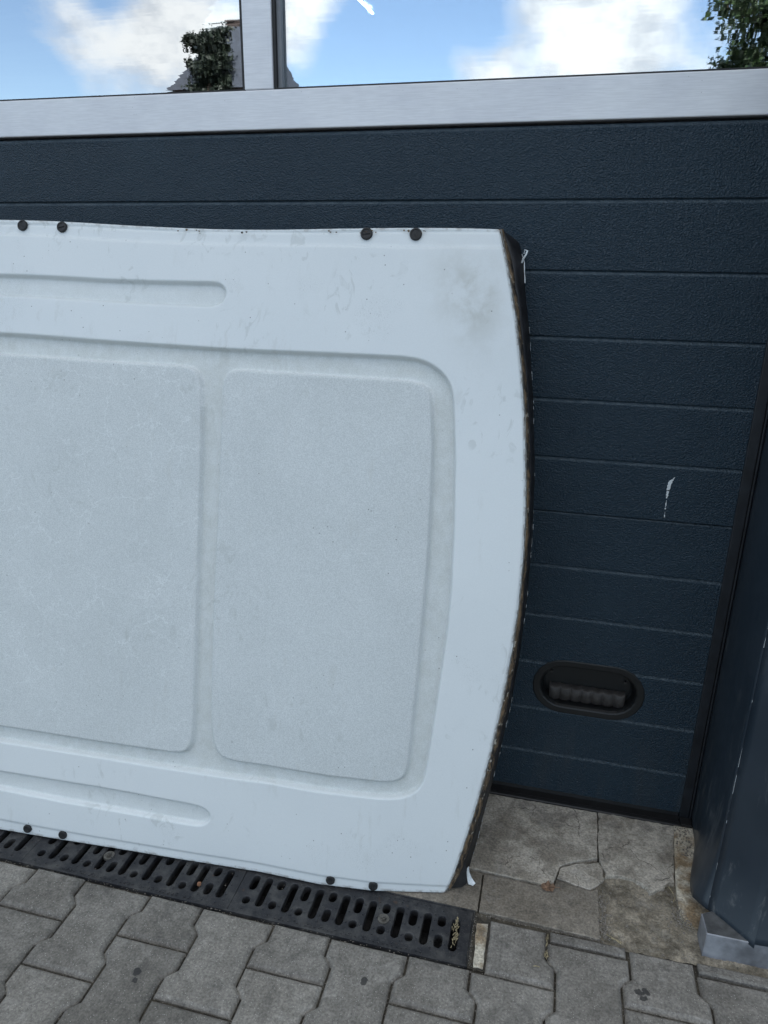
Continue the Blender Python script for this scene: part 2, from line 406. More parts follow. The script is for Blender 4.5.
M = dict(
    door=m_door(), roof=m_roof(), iron=m_iron(), glass=m_glass(), alu=m_alu(), clad=m_cladding(), foam=m_foam(),
    paver=m_concrete('grey_paving_concrete', (.160, .149, .131), (.215, .202, .180), .75, 7, perobj=.22, pale=(.50, .48, .44), spots=((.2480, -.492, .0085), (.2600, -.488, .0075), (.2555, -.503, .007), (-.6685, -.688, .0085), (-.6640, -.704, .006), (-.845, -.86, .006), (-.25, -.60, .007))),
    slab=m_concrete('pale_worn_concrete', (.27, .242, .198), (.50, .46, .395), .3, 9, crack=.75, bump=1.0, perobj=.05),
    smooth_slab=m_concrete('grey_worn_concrete', (.175, .153, .122), (.25, .222, .182), .35, 7, bump=.4),
    mortar=m_concrete('crumbled_mortar', (.16, .14, .105), (.34, .30, .235), .5, 24, bump=1.0, perobj=0),
    kerb=m_concrete('cream_stained_stone', (.26, .19, .115), (.60, .56, .46), .2, 17, bump=.4),
    sand=m_concrete('joint_sand', (.030, .026, .020), (.085, .074, .055), .5, 30, bump=1.0, perobj=0, pale=(.2, .18, .15)),
    ground=m_concrete('yard_asphalt', (.10, .098, .094), (.15, .147, .14), .3, .8, bump=.6, perobj=0),
    black=plain('black_rubber', (.012, .012, .013), .55, var=.3, scale=60, bump=.2),
    plug=plain('dusty_black_plug', (.016, .016, .017), .6, var=.4, scale=120, bump=.4),
    jamb=plain('dark_jamb_steel', (.016, .019, .024), .42, var=.3, scale=20),
    flange=plain('black_dirty_flange', (.012, .012, .014), .5, var=.5, scale=50, bump=.5),
    whitepaint=plain('chipped_white_paint', (.62, .66, .68), .5, var=.2, scale=80),
    cup=plain('black_plastic_grip', (.006, .007, .008), .5, var=.2, scale=60),
    grip=plain('dusty_ribbed_grip', (.034, .031, .030), .6, var=.35, scale=70, bump=.3),
    slate=plain('blue_grey_plinth_stone', (.21, .22, .24), .4, var=.45, scale=16, bump=.2),
    bolt=plain('worn_steel_bolt', (.15, .14, .125), .45, metal=.7, var=.3, scale=150),
    rust=plain('rusty_bolt', (.33, .17, .10), .6, metal=.4, var=.3, scale=150),
    leaf_dry=plain('dry_brown_leaf', (.20, .125, .08), .8, var=.4, scale=120),
    stud=plain('worn_iron_stud', (.13, .125, .12), .5, metal=.3, var=.4, scale=200),
    bead=plain('grey_glazing_bead', (.20, .21, .23), .4),
    straw=plain('dry_straw', (.30, .25, .15), .8, var=.4, scale=200),
    grit=plain('loose_grit', (.20, .18, .155), .85, var=.5, scale=300),
    stain=plain('dark_tar_spot', (.030, .030, .031), .6, var=.2, scale=80),
    wall=plain('rendered_facade', (.42, .42, .40), .85, var=.06, scale=6, bump=.2),
    hall=plain('dim_hall_plaster', (.16, .17, .18), .9, var=.1, scale=2),
    slate_roof=plain('slate_roof', (.04, .048, .066), .75, var=.2, scale=3),
    brick=plain('brown_brick', (.07, .05, .045), .8, var=.25, scale=4),
    frame=plain('white_window_frame', (.7, .7, .7), .5, var=.05),
    bark=plain('tree_bark', (.10, .075, .055), .9, var=.35, scale=14, bump=.6),
    dark_glass=plain('far_window_glass', (.03, .035, .04), .08, var=.1),
)


def m_leaf(name, a, b_):
    m, t, b, pos = mat(name)
    col = t.mix(t.ramp(t.noise(pos, 3.0, 4), .35, .65), a, b_)
    t.set(b, 'Base Color', col); b.inputs['Roughness'].default_value = .55
    return m


M['leaf'] = m_leaf('green_leaves', (.022, .045, .016), (.055, .095, .032))
M['needle'] = m_leaf('dark_conifer', (.008, .014, .010), (.020, .030, .018))


# ================================================================== GROUND
def sheet(name, rects, z, m, parent=None, kind=None):
    v = []; f = []
    for x0, x1, y0, y1 in rects:
        b = len(v); v += [(x0, y0, z), (x1, y0, z), (x1, y1, z), (x0, y1, z)]; f.append((b, b + 1, b + 2, b + 3))
    o = link(name, mesh(name, v, f, m), parent)
    if kind: o['kind'] = kind
    return o


PX0, PX1, PY0 = -3.72, 2.05, -2.5
sheet('ground', [(-400, PX0, -400, 400), (PX1, 400, -400, 400), (PX0, PX1, -400, PY0), (PX0, PX1, .0, 400)], -.003, M['ground'], kind='structure')
GX1, GY0, GY1 = -.0695, -.520, -.393                       # drain: right end, front and back edge
pavement = sheet('pavement', [(PX0, PX1, PY0, GY0 - .002), (PX0, PX1, GY1 + .002, .0), (GX1 + .002, PX1, GY0 - .002, GY1 + .002)], -.011, M['sand'], kind='structure')

X0, PIT, HW, WW = -.9571, .13935, .0787, .0607             # paver grid


def halfw(d):
    """half width of a double-T block at distance d from its middle, along its length"""
    d = abs(d)
    return WW if d <= .0385 else (HW if d >= .0555 else WW + (HW - WW) * (d - .0385) / .017)


def paver_outline(y0, y1, yc, gap=.0021, xl=None, xr=None):
    """outline of a block piece between y0 and y1 (block centre at yc), x relative to its axis"""
    ys = [y0 + gap, y1 - gap] + [yc + s * k for s in (-1, 1) for k in (.0385, .0555)]
    ys = sorted(y for y in ys if y0 + gap - 1e-6 <= y <= y1 - gap + 1e-6)
    def cl(x): return max(x, xl) if xl is not None else x
    def cr(x): return min(x, xr) if xr is not None else x
    R = [(cr(halfw(y - yc) - gap), y) for y in ys]
    L = [(cl(-halfw(y - yc) + gap), y) for y in reversed(ys)]
    return R + L


def paver_mesh(outl, seed):
    # small wear along the rim
    random.seed(seed); o = rough_line(outl, .018, .0009, seed, True, 40)
    mb = MB(); n = len(o)
    i1, i2 = inset(o, .0026), inset(o, .0074)
    rings = [(o, -.05), (o, -.0075), (i1, -.0036), (i2, 0.0)]
    v = [(x, y, z) for r, z in rings for x, y in r]
    f = [(i * n + k, i * n + (k + 1) % n, (i + 1) * n + (k + 1) % n, (i + 1) * n + k) for i in range(3) for k in range(n)]
    f.append(tuple(3 * n + k for k in range(n)))
    return fix(mesh('paving_stone', v, f, M['paver']))


random.seed(3)
full = [paver_mesh(paver_outline(-.1, .1, 0), s) for s in range(4)]
halfm = [paver_mesh(paver_outline(-.1, .0037, 0), 10 + s) for s in range(3)]
cnt = 0


def put_paver(me, x, y):
    o = link('paving_stone', me, pavement, (x, y, random.uniform(-.0016, .0012)), (random.uniform(-.006, .006), random.uniform(-.006, .006), random.uniform(-.004, .004)))
    return o


for c in range(-19, 21):
    x = X0 + c * PIT
    if x < PX0 + .08 or x > PX1 - .08: continue
    odd = c % 2
    joint = -.6246 if not odd else -.5246                     # a cross joint of this column
    for r in range(0, 10):
        y1 = joint - r * .2; y0 = y1 - .2
        if y0 < PY0 + .0: continue
        put_paver(random.choice(full), x, (y0 + y1) / 2)
    # first piece between the drain / mortar edge and the first joint
    if not odd and x < GX1 - .02:
        put_paver(random.choice(halfm), x, joint + .1)
    elif x > GX1 - .02:
        top = -.401
        if not odd:
            put_paver(random.choice(full), x, joint + .1)
            sl = rough_line([(-.072, -.4228), (.072, -.4228), (.072, top), (-.072, top)], .02, .001, c)
            put_paver(MB().prism(sl, -.05, 0, .004, .003).data('paving_stone', M['paver']), x, 0)
        else:
            xl = -.0345 - x if c == 7 else None
            ol = paver_outline(joint, top, joint + .1, xl=xl)
            put_paver(paver_mesh([(a, b - joint) for a, b in ol], 40 + c), x, joint)

# concrete pieces between drain and door
def slab(name, pts, z=0.0, m=None, amp=.004, step=.006, bev=.0016, parent=None, seed=1, depth=.045, freq=70):
    o = rough_line(pts, step, amp, seed, True, freq)
    return MB().prism(o, z - depth, z, bev, .0012).build(name, m or M['slab'], parent or pavement)


crack = [(.1899, -.028), (.1895, -.076), (.1875, -.12), (.1855, -.185)]
slab('concrete_slab', [(-.62, -.034)] + [(.1885, -.034), (.1888, -.076), (.1862, -.12), (.1848, -.183), (.135, -.205), (.1018, -.2275), (.094, -.262), (.086, -.288), (0, -.287), (-.0924, -.2844), (-.62, -.286)], seed=2, amp=.002, z=.001)
slab('concrete_slab', [(.1868, -.193), (.196, -.222), (.1955, -.243), (.181, -.262), (.167, -.275), (.130, -.270), (.0965, -.262), (.1035, -.231), (.138, -.209)], seed=3, amp=.003, z=-.001)
slab('concrete_slab', [(.1912, -.034), (.366, -.034), (.362, -.08), (.352, -.16), (.345, -.213), (.334, -.214), (.317, -.236), (.303, -.246), (.291, -.2545), (.285, -.240), (.262, -.226), (.236, -.222), (.214, -.226), (.1985, -.236), (.2005, -.222), (.1885, -.19), (.1880, -.12), (.1912, -.076)], seed=4, amp=.003, z=.002)
slab('concrete_slab', [(-.0600, -.2905), (.02, -.2925), (.0885, -.2925), (.095, -.2665), (.130, -.274), (.168, -.279), (.183, -.268), (.183, -.3955), (.0, -.391), (-.0600, -.391)], seed=5, m=M['smooth_slab'], amp=.0015, z=-.001)
slab('concrete_slab', [(-.62, -.2905), (-.0635, -.2905), (-.0635, -.391), (-.62, -.391)], seed=6, m=M['smooth_slab'], amp=.001, z=-.001)
for x in (-.62, -1.22, -1.82, -2.42, -3.02):
    slab('concrete_slab', [(x - .597, -.034), (x - .003, -.034), (x - .003, -.286), (x - .597, -.286)], seed=x, amp=.0015)
    slab('concrete_slab', [(x - .597, -.2905), (x - .003, -.2905), (x - .003, -.391), (x - .597, -.391)], seed=x + 9, m=M['smooth_slab'], amp=.001)
slab('concrete_slab', [(-.0610, -.420), (-.0385, -.416), (-.0380, -.517), (-.0560, -.518)], seed=12, m=M['kerb'], amp=.0025, z=-.001, step=.008)

# crumbled mortar bed between slabs and blocks
def rough_grid(name, x0, x1, y0, y1, z, amp, step, m, parent, seed=0, keep=None):
    nx, ny = int((x1 - x0) / step), int((y1 - y0) / step); v = []; f = []
    for j in range(ny + 1):
        for i in range(nx + 1):
            x, y = x0 + (x1 - x0) * i / nx, y0 + (y1 - y0) * j / ny
            k = noise.fractal(Vector((x * 22, y * 22, seed)), .8, 2.1, 5) + .35 * noise.noise(Vector((x * 190, y * 190, seed)))
            v.append((x, y, max(z + amp * k, -.0100)))
    for j in range(ny):
        for i in range(nx): a = j * (nx + 1) + i; f.append((a, a + 1, a + nx + 2, a + nx + 1))
    o = link(name, mesh(name, v, f, m, True), parent); return o


tag(rough_grid('mortar_bed', .180, .52, -.4035, -.19, -.0080, .0055, .003, M['mortar'], pavement, 3), kind='stuff')
tag(rough_grid('mortar_bed', .52, 2.0, -.4035, -.19, -.0055, .0042, .012, M['mortar'], pavement, 3), kind='stuff')
tag(rough_grid('drain_end_fill', -.071, -.034, -.521, -.392, -.005, .003, .003, M['sand'], pavement, 5), kind='stuff')

# cream kerb stone at the jamb
slab('kerb_stone', [(.3665, -.034), (.409, -.034), (.410, -.010), (.420, -.010), (.420, -.30), (.392, -.318), (.366, -.316), (.352, -.305), (.3455, -.285), (.3465, -.24), (.352, -.17), (.3615, -.085)], z=.004, m=M['kerb'], amp=.0012, step=.02, bev=.005, seed=8)

# tar spots
def blob(cx, cy, r, seed, n=18, ay=1.0):
    return [(cx + math.cos(2 * math.pi * k / n) * r * (1 + .55 * noise.noise(Vector((math.cos(6.283 * k / n) * 1.3, math.sin(6.283 * k / n) * 1.3, seed)))),
             cy + math.sin(2 * math.pi * k / n) * r * ay * (1 + .55 * noise.noise(Vector((math.cos(6.283 * k / n) * 1.3 + 4, math.sin(6.283 * k / n) * 1.3, seed))))) for k in range(n)]


# loose grit in the joints (nobody could count it)
gr = MB(); random.seed(12)
def grit_at(x, y, z, r):
    a = random.random() * 3; s = [random.uniform(.6, 1.3) * r for _ in range(6)]
    ca, sa = math.cos(a), math.sin(a)
    pts = [(s[0], 0, 0), (-s[1], 0, 0), (0, s[2], 0), (0, -s[3], 0), (0, 0, s[4] * .8), (0, 0, -s[5])]
    v = [(x + px * ca - py * sa, y + px * sa + py * ca, z + pz) for px, py, pz in pts]
    gr.add(v, [(0, 2, 4), (2, 1, 4), (1, 3, 4), (3, 0, 4), (2, 0, 5), (1, 2, 5), (3, 1, 5), (0, 3, 5)])


for _ in range(420):                                         # along joints
    c = random.randint(-3, 12); x = X0 + c * PIT
    joint = (-.6246 if c % 2 == 0 else -.5246) - .2 * random.randint(0, 1)
    grit_at(x + random.uniform(-.075, .075), joint + random.uniform(-.0015, .0015), -.007, random.uniform(.0006, .0018))
for _ in range(420):
    y = random.uniform(-.95, -.41); c = random.randint(-2, 11); x = X0 + c * PIT
    joint = -.6246 if c % 2 == 0 else -.5246
    d = (y - joint) % .2 - .1
    grit_at(x + halfw(d) + random.uniform(-.0012, .0012), y, -.007, random.uniform(.0006, .0018))
for _ in range(80): grit_at(random.gauss(-.066, .003), random.uniform(-.518, -.40), -.002, random.uniform(.0005, .0015))
for _ in range(130): grit_at(random.uniform(-.06, .19), random.gauss(-.397, .0015), -.004, random.uniform(.0006, .0018))
for _ in range(170): grit_at(random.gauss(.190, .005), random.uniform(-.395, -.285), -.001, random.uniform(.0008, .0026))
for _ in range(120): grit_at(random.gauss(.20, .012), random.uniform(-.395, -.27), -.001, random.uniform(.0006, .002))
for _ in range(220): grit_at(random.uniform(.18, .37), random.uniform(-.40, -.235), -.004, random.uniform(.0006, .0022))
for _ in range(130): grit_at(random.gauss(.350, .012), random.gauss(-.30, .022), .003, random.uniform(.0010, .0032))
for _ in range(110): grit_at(random.uniform(.365, .400), random.uniform(-.13, -.035), .0050, random.uniform(.0008, .003))
for _ in range(160): grit_at(random.uniform(-1.2, -.07), random.gauss(-.5235, .0015), -.003, random.uniform(.0006, .0016))
for _ in range(140): grit_at(random.uniform(-.06, .36), random.uniform(-.95, -.03), .001, random.uniform(.0004, .0012))
tag(gr.build('grit', M['grit'], None), 'small pale crumbs of grit lying in the joints of the paving', 'grit', kind='stuff')

# dry twigs and straw in the first drain slot and by the joint
st = MB(); random.seed(5)
for _ in range(46):
    x, y = random.gauss(-.1, .0030), random.uniform(-.492, -.427); a = random.gauss(1.5, .5); l = random.uniform(.003, .009)
    z = .001 + random.uniform(-.002, .003)
    st.tube([(x, y, z), (x + math.cos(a) * l, y + math.sin(a) * l, z + random.uniform(-.001, .002))], random.uniform(.0004, .0009), 4)
for _ in range(14):
    x, y = random.gauss(.078, .002), random.uniform(-.47, -.42); a = random.gauss(1.5, .4); l = random.uniform(.004, .010)
    st.tube([(x, y, -.002), (x + math.cos(a) * l, y + math.sin(a) * l, -.001)], random.uniform(.0005, .0011), 4)
for (x, y, a, l) in ((.195, -.385, -.5, .03), (.203, -.392, -.2, .022), (.055, -.492, .1, .012), (.34, -.25, 2.0, .025), (.335, -.27, 1.2, .018)):
    st.tube([(x, y, .003), (x + math.cos(a) * l * .5, y + math.sin(a) * l * .5, .005), (x + math.cos(a) * l, y + math.sin(a) * l, .003)], .0009, 5)
tag(st.build('dry_straw', M['straw'], None), 'bits of dry yellow straw caught in the end slot of the drain', 'straw', kind='stuff')

# dry leaf
def dry_leaf():
    n = 15; v = [(0, 0, .004)]; f = []
    for k in range(n):
        a = 2 * math.pi * k / n; r = .019 * (1 - .38 * abs(math.sin(a * 2.5))) * (1.1 if k % 3 else .85)
        v.append((math.cos(a) * r, math.sin(a) * r * .85, .004 + .006 * noise.noise(Vector((math.cos(a) * 2, math.sin(a) * 2, 3))) + .004 * (k % 2)))
    for k in range(n): f.append((0, 1 + k, 1 + (k + 1) % n))
    top = mesh('dry_leaf', v, f, M['leaf_dry'])
    o = link('dry_leaf', top, None, (.078, -.297, -.001), (0, 0, .4))
    md = o.modifiers.new('t', 'SOLIDIFY'); md.thickness = .0006
    s = MB().tube([(-.016, .004, .003), (0, 0, .0055), (.024, -.006, .006)], .0006, 4).build('leaf_stem', M['leaf_dry'], o)
    return o


tag(dry_leaf(), 'crumpled dry brown leaf on the concrete below the garage door', 'leaf')

# ================================================================== DRAIN
drain = thing('floor_drain', 'black slotted cast iron drain channel set in the paving under the white panel', 'drain', (GX1, GY0, 0))
DI = Matrix.Translation((-GX1, -GY0, 0))


def stad(cx, y0, y1, r, n=5):
    p = [(cx + r * math.cos(a), y1 - r + r * math.sin(a)) for a in (math.pi * k / n for k in range(n + 1))]
    p += [(cx + r * math.cos(a), y0 + r + r * math.sin(a)) for a in (math.pi + math.pi * k / n for k in range(n + 1))]
    return p


def grating_mesh():
    """one half-metre length: x from -0.4975 to 0, y from 0 to 0.127"""
    cu = bpy.data.curves.new('g', 'CURVE'); cu.dimensions = '2D'; cu.fill_mode = 'BOTH'
    def loop(p):
        sp = cu.splines.new('POLY'); sp.points.add(len(p) - 1)
        for q, (x, y) in zip(sp.points, p): q.co = (x, y, 0, 1)
        sp.use_cyclic_u = True
    loop([(-.4965, .0025), (-.0015, .0025), (-.0015, .1245), (-.4965, .1245)])
    studs = []
    for i in range(16):
        cx = -.0315 - .0292 * i
        if i % 2 == 0:
            loop(stad(cx, .0235, .1020, .0096))
            for y in (.022, .100): studs.append((cx + .0146, y))
        else:
            ty = (i // 2) % 2
            if i in (5, 13):
                loop(stad(cx, .0240, .0480, .0096)); loop(stad(cx, .0740, .1020, .0096))
            elif ty == 0:
                loop(stad(cx, .0235, .0575, .0096)); loop(stad(cx, .0730, .1020, .0096))
            else:
                loop(stad(cx, .0235, .0455, .0096)); loop(stad(cx, .0600, .1020, .0096))
        for y in (.036, .062, .086): studs.append((cx + .0146, y))
        for y in (.012, .112): studs.append((cx, y))
    cu.extrude = .0075; cu.bevel_depth = .0014; cu.bevel_resolution = 1
    o = bpy.data.objects.new('g', cu); COL.objects.link(o)
    dg = bpy.context.evaluated_depsgraph_get(); dg.update()
    me = bpy.data.meshes.new_from_object(o.evaluated_get(dg)); bpy.data.objects.remove(o)
    bm = bmesh.new(); bm.from_mesh(me)
    for v in bm.verts: v.co.z -= .0115
    for (x, y) in studs:
        if -.494 < x < -.004:
            bmesh.ops.create_cone(bm, cap_ends=True, segments=6, radius1=.0028, radius2=.0017, depth=.0022, matrix=Matrix.Translation((x, y, -.0019)))
    # row of low cast nibs on both rims
    for k in range(34):
        x = -.09 - k * .0095
        for y in (.1185, .0085):
            if random.random() < .8:
                bmesh.ops.create_cube(bm, size=1, matrix=Matrix.Translation((x, y, -.0022)) @ Matrix.Diagonal((.0035, random.uniform(.003, .006), .0016, 1)))
    # rim frame
    for f_ in bm.faces:
        f_.material_index = 1 if f_.calc_area() < 3e-5 and f_.calc_center_median().z > -.0022 and f_.normal.z > .5 else 0
    bm.to_mesh(me); bm.free(); me.materials.clear(); me.materials.append(M['iron']); me.materials.append(M['stud']); me.name = 'grating'
    return me


gme = grating_mesh()
segs = []
for k in range(7):
    g = link('grating', gme, drain, (-.4985 * k - .0005, .0, 0)); segs.append(g)
body = MB()
L = 3.5
body.box(-L, 0, .0105, .0135, -.075, -.0135).box(-L, 0, .1135, .1165, -.075, -.0135).box(-L, 0, .0105, .1165, -.08, -.075)
body.box(-L, .0005, -.0015, .0018, -.075, -.001).box(-L, .0005, .1252, .1285, -.075, -.001).box(.0, .0016, -.0015, .1285, -.075, -.001)
body.build('channel_body', M['iron'], drain)


def bolt(name, x, y, r, m, seg, washer=True):
    mb = MB()
    def disc(r0, z0, z1, n=16, r1=None):
        r1 = r1 or r0
        v = [(x + rr * math.cos(2 * math.pi * k / n), y + rr * math.sin(2 * math.pi * k / n), z) for rr, z in ((r0, z0), (r1, z1)) for k in range(n)]
        mb.add(v, [tuple(range(n))[::-1], tuple(range(n, 2 * n))] + [(k, (k + 1) % n, n + (k + 1) % n, n + k) for k in range(n)])
    if washer: disc(r * 2.0, -.006, -.0010, 20, r * 1.9)
    disc(r, .0, .004, 6, r * .9); disc(r * .45, .004, .0055, 10)
    o = mb.build(name, m, seg); return o


bolt('bolt', -.1776, .0615, .0062, M['bolt'], segs[0])
sm = MB()
bolt('bolt', -.318, .066, .0062, M['bolt'], segs[1])
bolt('bolt', -.0830, .0425, .0050, M['rust'], segs[1], False)
bolt('bolt', -.1776, .0615, .0062, M['bolt'], segs[2])

# ================================================================== GARAGE DOOR
door = thing('garage_door', 'dark blue grey sectional garage door with embossed ribs behind the white panel', 'garage door', (-1.6, 0, 0))
DX0, DX1 = -3.60, .3895
off = -Vector((-1.6, 0, 0))
DZ = [1.5215, 1.3915, 1.2611, 1.1327, 1.0059, .8800, .7559, .6285, .5025, .3778, .2505, .1256, .0130]


def strip_mesh(z0, z1, g0, g1):
    """one rib between two grooves; g0/g1: half width of the groove at its foot and head"""
    wide = g1 > .001; B = .0016; T = .0065 if wide else .0022; D = .0048
    g0 *= .4; g1 *= .4
    prof = [(.012, z0), (D, z0), (D, z0 + g0), (.0010, z0 + g0 + B * .4), (0, z0 + g0 + B), (0, z1 - g1 - T), (.0006, z1 - g1 - T * .75), (D - .0008, z1 - g1 - T * .12), (D, z1 - g1), (D, z1), (.012, z1)]
    n = len(prof)
    v = [(x - (-1.6), y, z) for x in (DX0, DX1) for y, z in prof]
    f = [(k, (k + 1) % n, n + (k + 1) % n, n + k) for k in range(n)] + [tuple(range(n)), tuple(range(n, 2 * n))[::-1]]
    return fix(mesh('rib', v, f, M['door']))


groups = [(0, 2), (2, 6), (6, 10), (10, 12)]
handle_rib = None
for (a, b) in groups:
    sec = link('door_section', MB().box(DX0 + 1.6, DX1 + 1.6, .0125, .040, DZ[b] + .0015, DZ[a] - .0015).data('door_section', M['jamb']), door)
    for k in range(a, b):
        top_joint, bot_joint = k == a, k + 1 == b
        o = link('rib', strip_mesh(DZ[k + 1] + (.0009 if (bot_joint and k == 5) else 0), DZ[k] - (.0009 if (top_joint and k == 6) else 0), .0002 if (bot_joint and k == 5) else .0022, .0002 if (top_joint and k == 6) else .0022), sec)
        if abs(DZ[k + 1] - .2505) < .001: handle_rib, handle_sec = o, sec


def stadium(cx, cz, hw, hh, n=10):
    r = hh
    p = [(cx + hw - r + r * math.cos(a), cz + r * math.sin(a)) for a in (-math.pi / 2 + math.pi * k / n for k in range(n + 1))]
    p += [(cx - hw + r + r * math.cos(a), cz + r * math.sin(a)) for a in (math.pi / 2 + math.pi * k / n for k in range(n + 1))]
    return p


# pocket cut through the rib and the core for the pull handle
HC = (.1343, .3185)
cp = stadium(HC[0] + 1.6, HC[1], .1125, .0565)
n = len(cp)
cut = link('cutter', fix(mesh('cutter', [(x, y, z) for y in (-.02, .0385) for x, z in cp], [(k, (k + 1) % n, n + (k + 1) % n, n + k) for k in range(n)] + [tuple(range(n)), tuple(range(n, 2 * n))[::-1]])), door)
for o in (handle_rib, handle_sec):
    md = o.modifiers.new('b', 'BOOLEAN'); md.object = cut; md.operation = 'DIFFERENCE'; md.solver = 'EXACT'
dg = bpy.context.evaluated_depsgraph_get(); dg.update()
for o in (handle_rib, handle_sec):
    me = bpy.data.meshes.new_from_object(o.evaluated_get(dg)); o.modifiers.clear(); me.name = o.name; o.data = me
bpy.data.objects.remove(cut)

# handle: bezel ring, cup, scalloped grip
rings = [(.1290, .0720, -.0004), (.1285, .0715, -.0011), (.1262, .0692, -.0018), (.1140, .0580, -.0015), (.1108, .0550, .0002), (.1080, .0520, .006), (.1040, .0490, .030), (.099, .045, .034)]
v = []; f = []
for hw, hh, y in rings: v += [(x + 1.6, y, z) for x, z in stadium(HC[0], HC[1], hw, hh)]
n = len(stadium(0, 0, 1, .5))
for i in range(len(rings) - 1): f += [(i * n + k, i * n + (k + 1) % n, (i + 1) * n + (k + 1) % n, (i + 1) * n + k) for k in range(n)]
f.append(tuple((len(rings) - 1) * n + k for k in range(n)))
hd = link('pull_handle', fix(mesh('pull_handle', v, f, M['cup'])), door)
nx = 112; v = []; f = []
for i in range(nx + 1):
    x = HC[0] - .088 + .176 * i / nx; s = abs(math.sin(math.pi * 7 * i / nx)) ** .55
    zt = HC[1] - .009 - .0025 * s
    v += [(x + 1.6, .032, zt + .001), (x + 1.6, .0165 - .0035 * s, zt), (x + 1.6, .0145 - .0045 * s, zt - .003), (x + 1.6, .0140 - .0060 * s, zt - .024), (x + 1.6, .019 - .003 * s, zt - .036)]
for i in range(nx):
    for k in range(4): a = i * 5 + k; f.append((a, a + 1, a + 6, a + 5))
link('grip', mesh('grip', v, f, M['grip'], True), hd)
MB().tube([(HC[0] + 1.6 - .086, .034, HC[1] + .020), (HC[0] + 1.6 - .086, .028, HC[1] + .020)], .0035, 8).tube([(HC[0] + 1.6 + .086, .034, HC[1] + .016), (HC[0] + 1.6 + .086, .028, HC[1] + .016)], .0035, 8).build('screw', M['grip'], hd)

# rubber seal under the door: upright fin and bulged lip
mb = MB(); prof = [(.038, .0125), (.006, .0125), (.004, .0015), (-.016, .0015), (-.021, .0050), (-.031, .0045), (-.0335, .0020), (-.032, -.0020), (.038, -.0025)]
n = len(prof); v = [(x + 1.6, y, z) for x in (DX0, .3815) for y, z in prof]
mb.add(v, [(k, (k + 1) % n, n + (k + 1) % n, n + k) for k in range(n)] + [tuple(range(n)), tuple(range(n, 2 * n))[::-1]])
mb.build('bottom_seal', M['black'], door)

# white scrape on the fifth rib
def flake(name, pts, y, m, parent, th=.0005, offx=1.6, seed=1):
    o = rough_line(pts, .004, .0016, seed, True, 200); n = len(o)
    v = [(x + offx, yy, z) for yy in (y, y - th) for x, z in o]
    return link(name, fix(mesh(name, v, [tuple(range(n)), tuple(range(n, 2 * n))[::-1]] + [(k, (k + 1) % n, n + (k + 1) % n, n + k) for k in range(n)], m)), parent)


sc = MB()
for pts, s in (([(.2425, .826), (.2490, .826), (.2500, .840), (.2555, .8555), (.2460, .8470), (.2435, .842)], 1), ([(.2435, .808), (.2462, .808), (.2480, .824), (.2430, .824)], 2), ([(.2447, .783), (.2462, .783), (.2462, .803), (.2444, .803)], 3), ([(.2458, .765), (.2468, .765), (.2464, .777), (.2456, .777)], 4)):
    o = rough_line(pts, .002, .0016, s, True, 300); n = len(o)
    v_ = [(x + 1.6, yy, z) for yy in (.0002, -.0004) for x, z in o]
    sc.add(v_, [tuple(range(n)), tuple(range(n, 2 * n))[::-1]] + [(k, (k + 1) % n, n + (k + 1) % n, n + k) for k in range(n)])
tag(sc.build('paint_scrape', M['whitepaint'], door), kind='stuff')

# glazed section
wf = link('window_frame', MB().bevbox(DX0 + 1.6, DX1 + 1.6, -.0045, .04, 1.5272, 1.5995, .0022).data('window_frame', M['alu']), door)
wf['label'] = 'silver aluminium window rail'
MB().bevbox(DX0 + 1.6, DX1 + 1.6, -.0045, .04, 2.10, 2.17, .0022).build('top_rail', M['alu'], door)
for x0 in (-.6775, -1.6755, -2.6735):
    mm = MB().bevbox(x0 + 1.6, x0 + .0625 + 1.6, -.0038, .04, 1.6002, 2.0995, .0022).build('mullion', M['alu'], door)
for x0, x1 in ((-3.60, -2.6735), (-2.6110, -1.6755), (-1.6130, -.6775), (-.6150, .3895)):
    gk = MB()
    a, b = x0 + 1.6, x1 + 1.6
    gk.box(a + .0002, b - .0002, .0010, .0235, 1.5998, 1.6032).box(a + .0002, b - .0002, .0010, .0235, 2.0965, 2.0997)
    gk.box(a + .0002, a + .0062, .0010, .0100, 1.6034, 2.0963)
    MB().bevbox(a + .0002, a + .0150, .0102, .0236, 1.6034, 2.0963, .001).build('glazing_bead', M['bead'], door)
    gk.box(b - .0062, b - .0002, .0010, .0235, 1.6034, 2.0963)
    MB().box(a + .0004, b - .0004, .0240, .0285, 1.6000, 2.0996).build('window_pane', M['glass'], door)
    gk.build('gasket', M['black'], door)
# plain upper sections
for z0, z1 in ((2.172, 2.30), (2.30, 2.43), (2.43, 2.56), (2.56, 2.69)):
    link('rib', strip_mesh(z0, z1, .0022, .0022), door)
MB().box(DX0 + 1.6, DX1 + 1.6, .0125, .04, 2.172, 2.69).build('door_section', M['jamb'], door)

# ================================================================== JAMB, CLADDING, WALL
jb = thing('door_jamb', 'narrow black steel jamb along the right edge of the garage door', 'door jamb', (.39, 0, 0))
MB().bevbox(-.0075, .0125, -.0060, .05, .0, 2.75, .0012).build('outer_profile', M['jamb'], jb)
MB().bevbox(.0145, .0185, -.0075, .05, .0, 2.75, .0010).build('inner_profile', M['jamb'], jb)
MB().bevbox(-.0072, .0180, -.0335, -.0078, .0, .010, .0015).build('jamb_foot', M['black'], jb)
MB().box(.0124, .0146, -.0005, .05, .0, 2.75).box(.0184, .030, -.0005, .05, .0, 2.75).build('seal_strip', M['black'], jb)

cl = thing('corner_cladding', 'scuffed dark blue grey metal corner cladding flaring out over the plinth stone', 'cladding', (.40, -.28, .05))


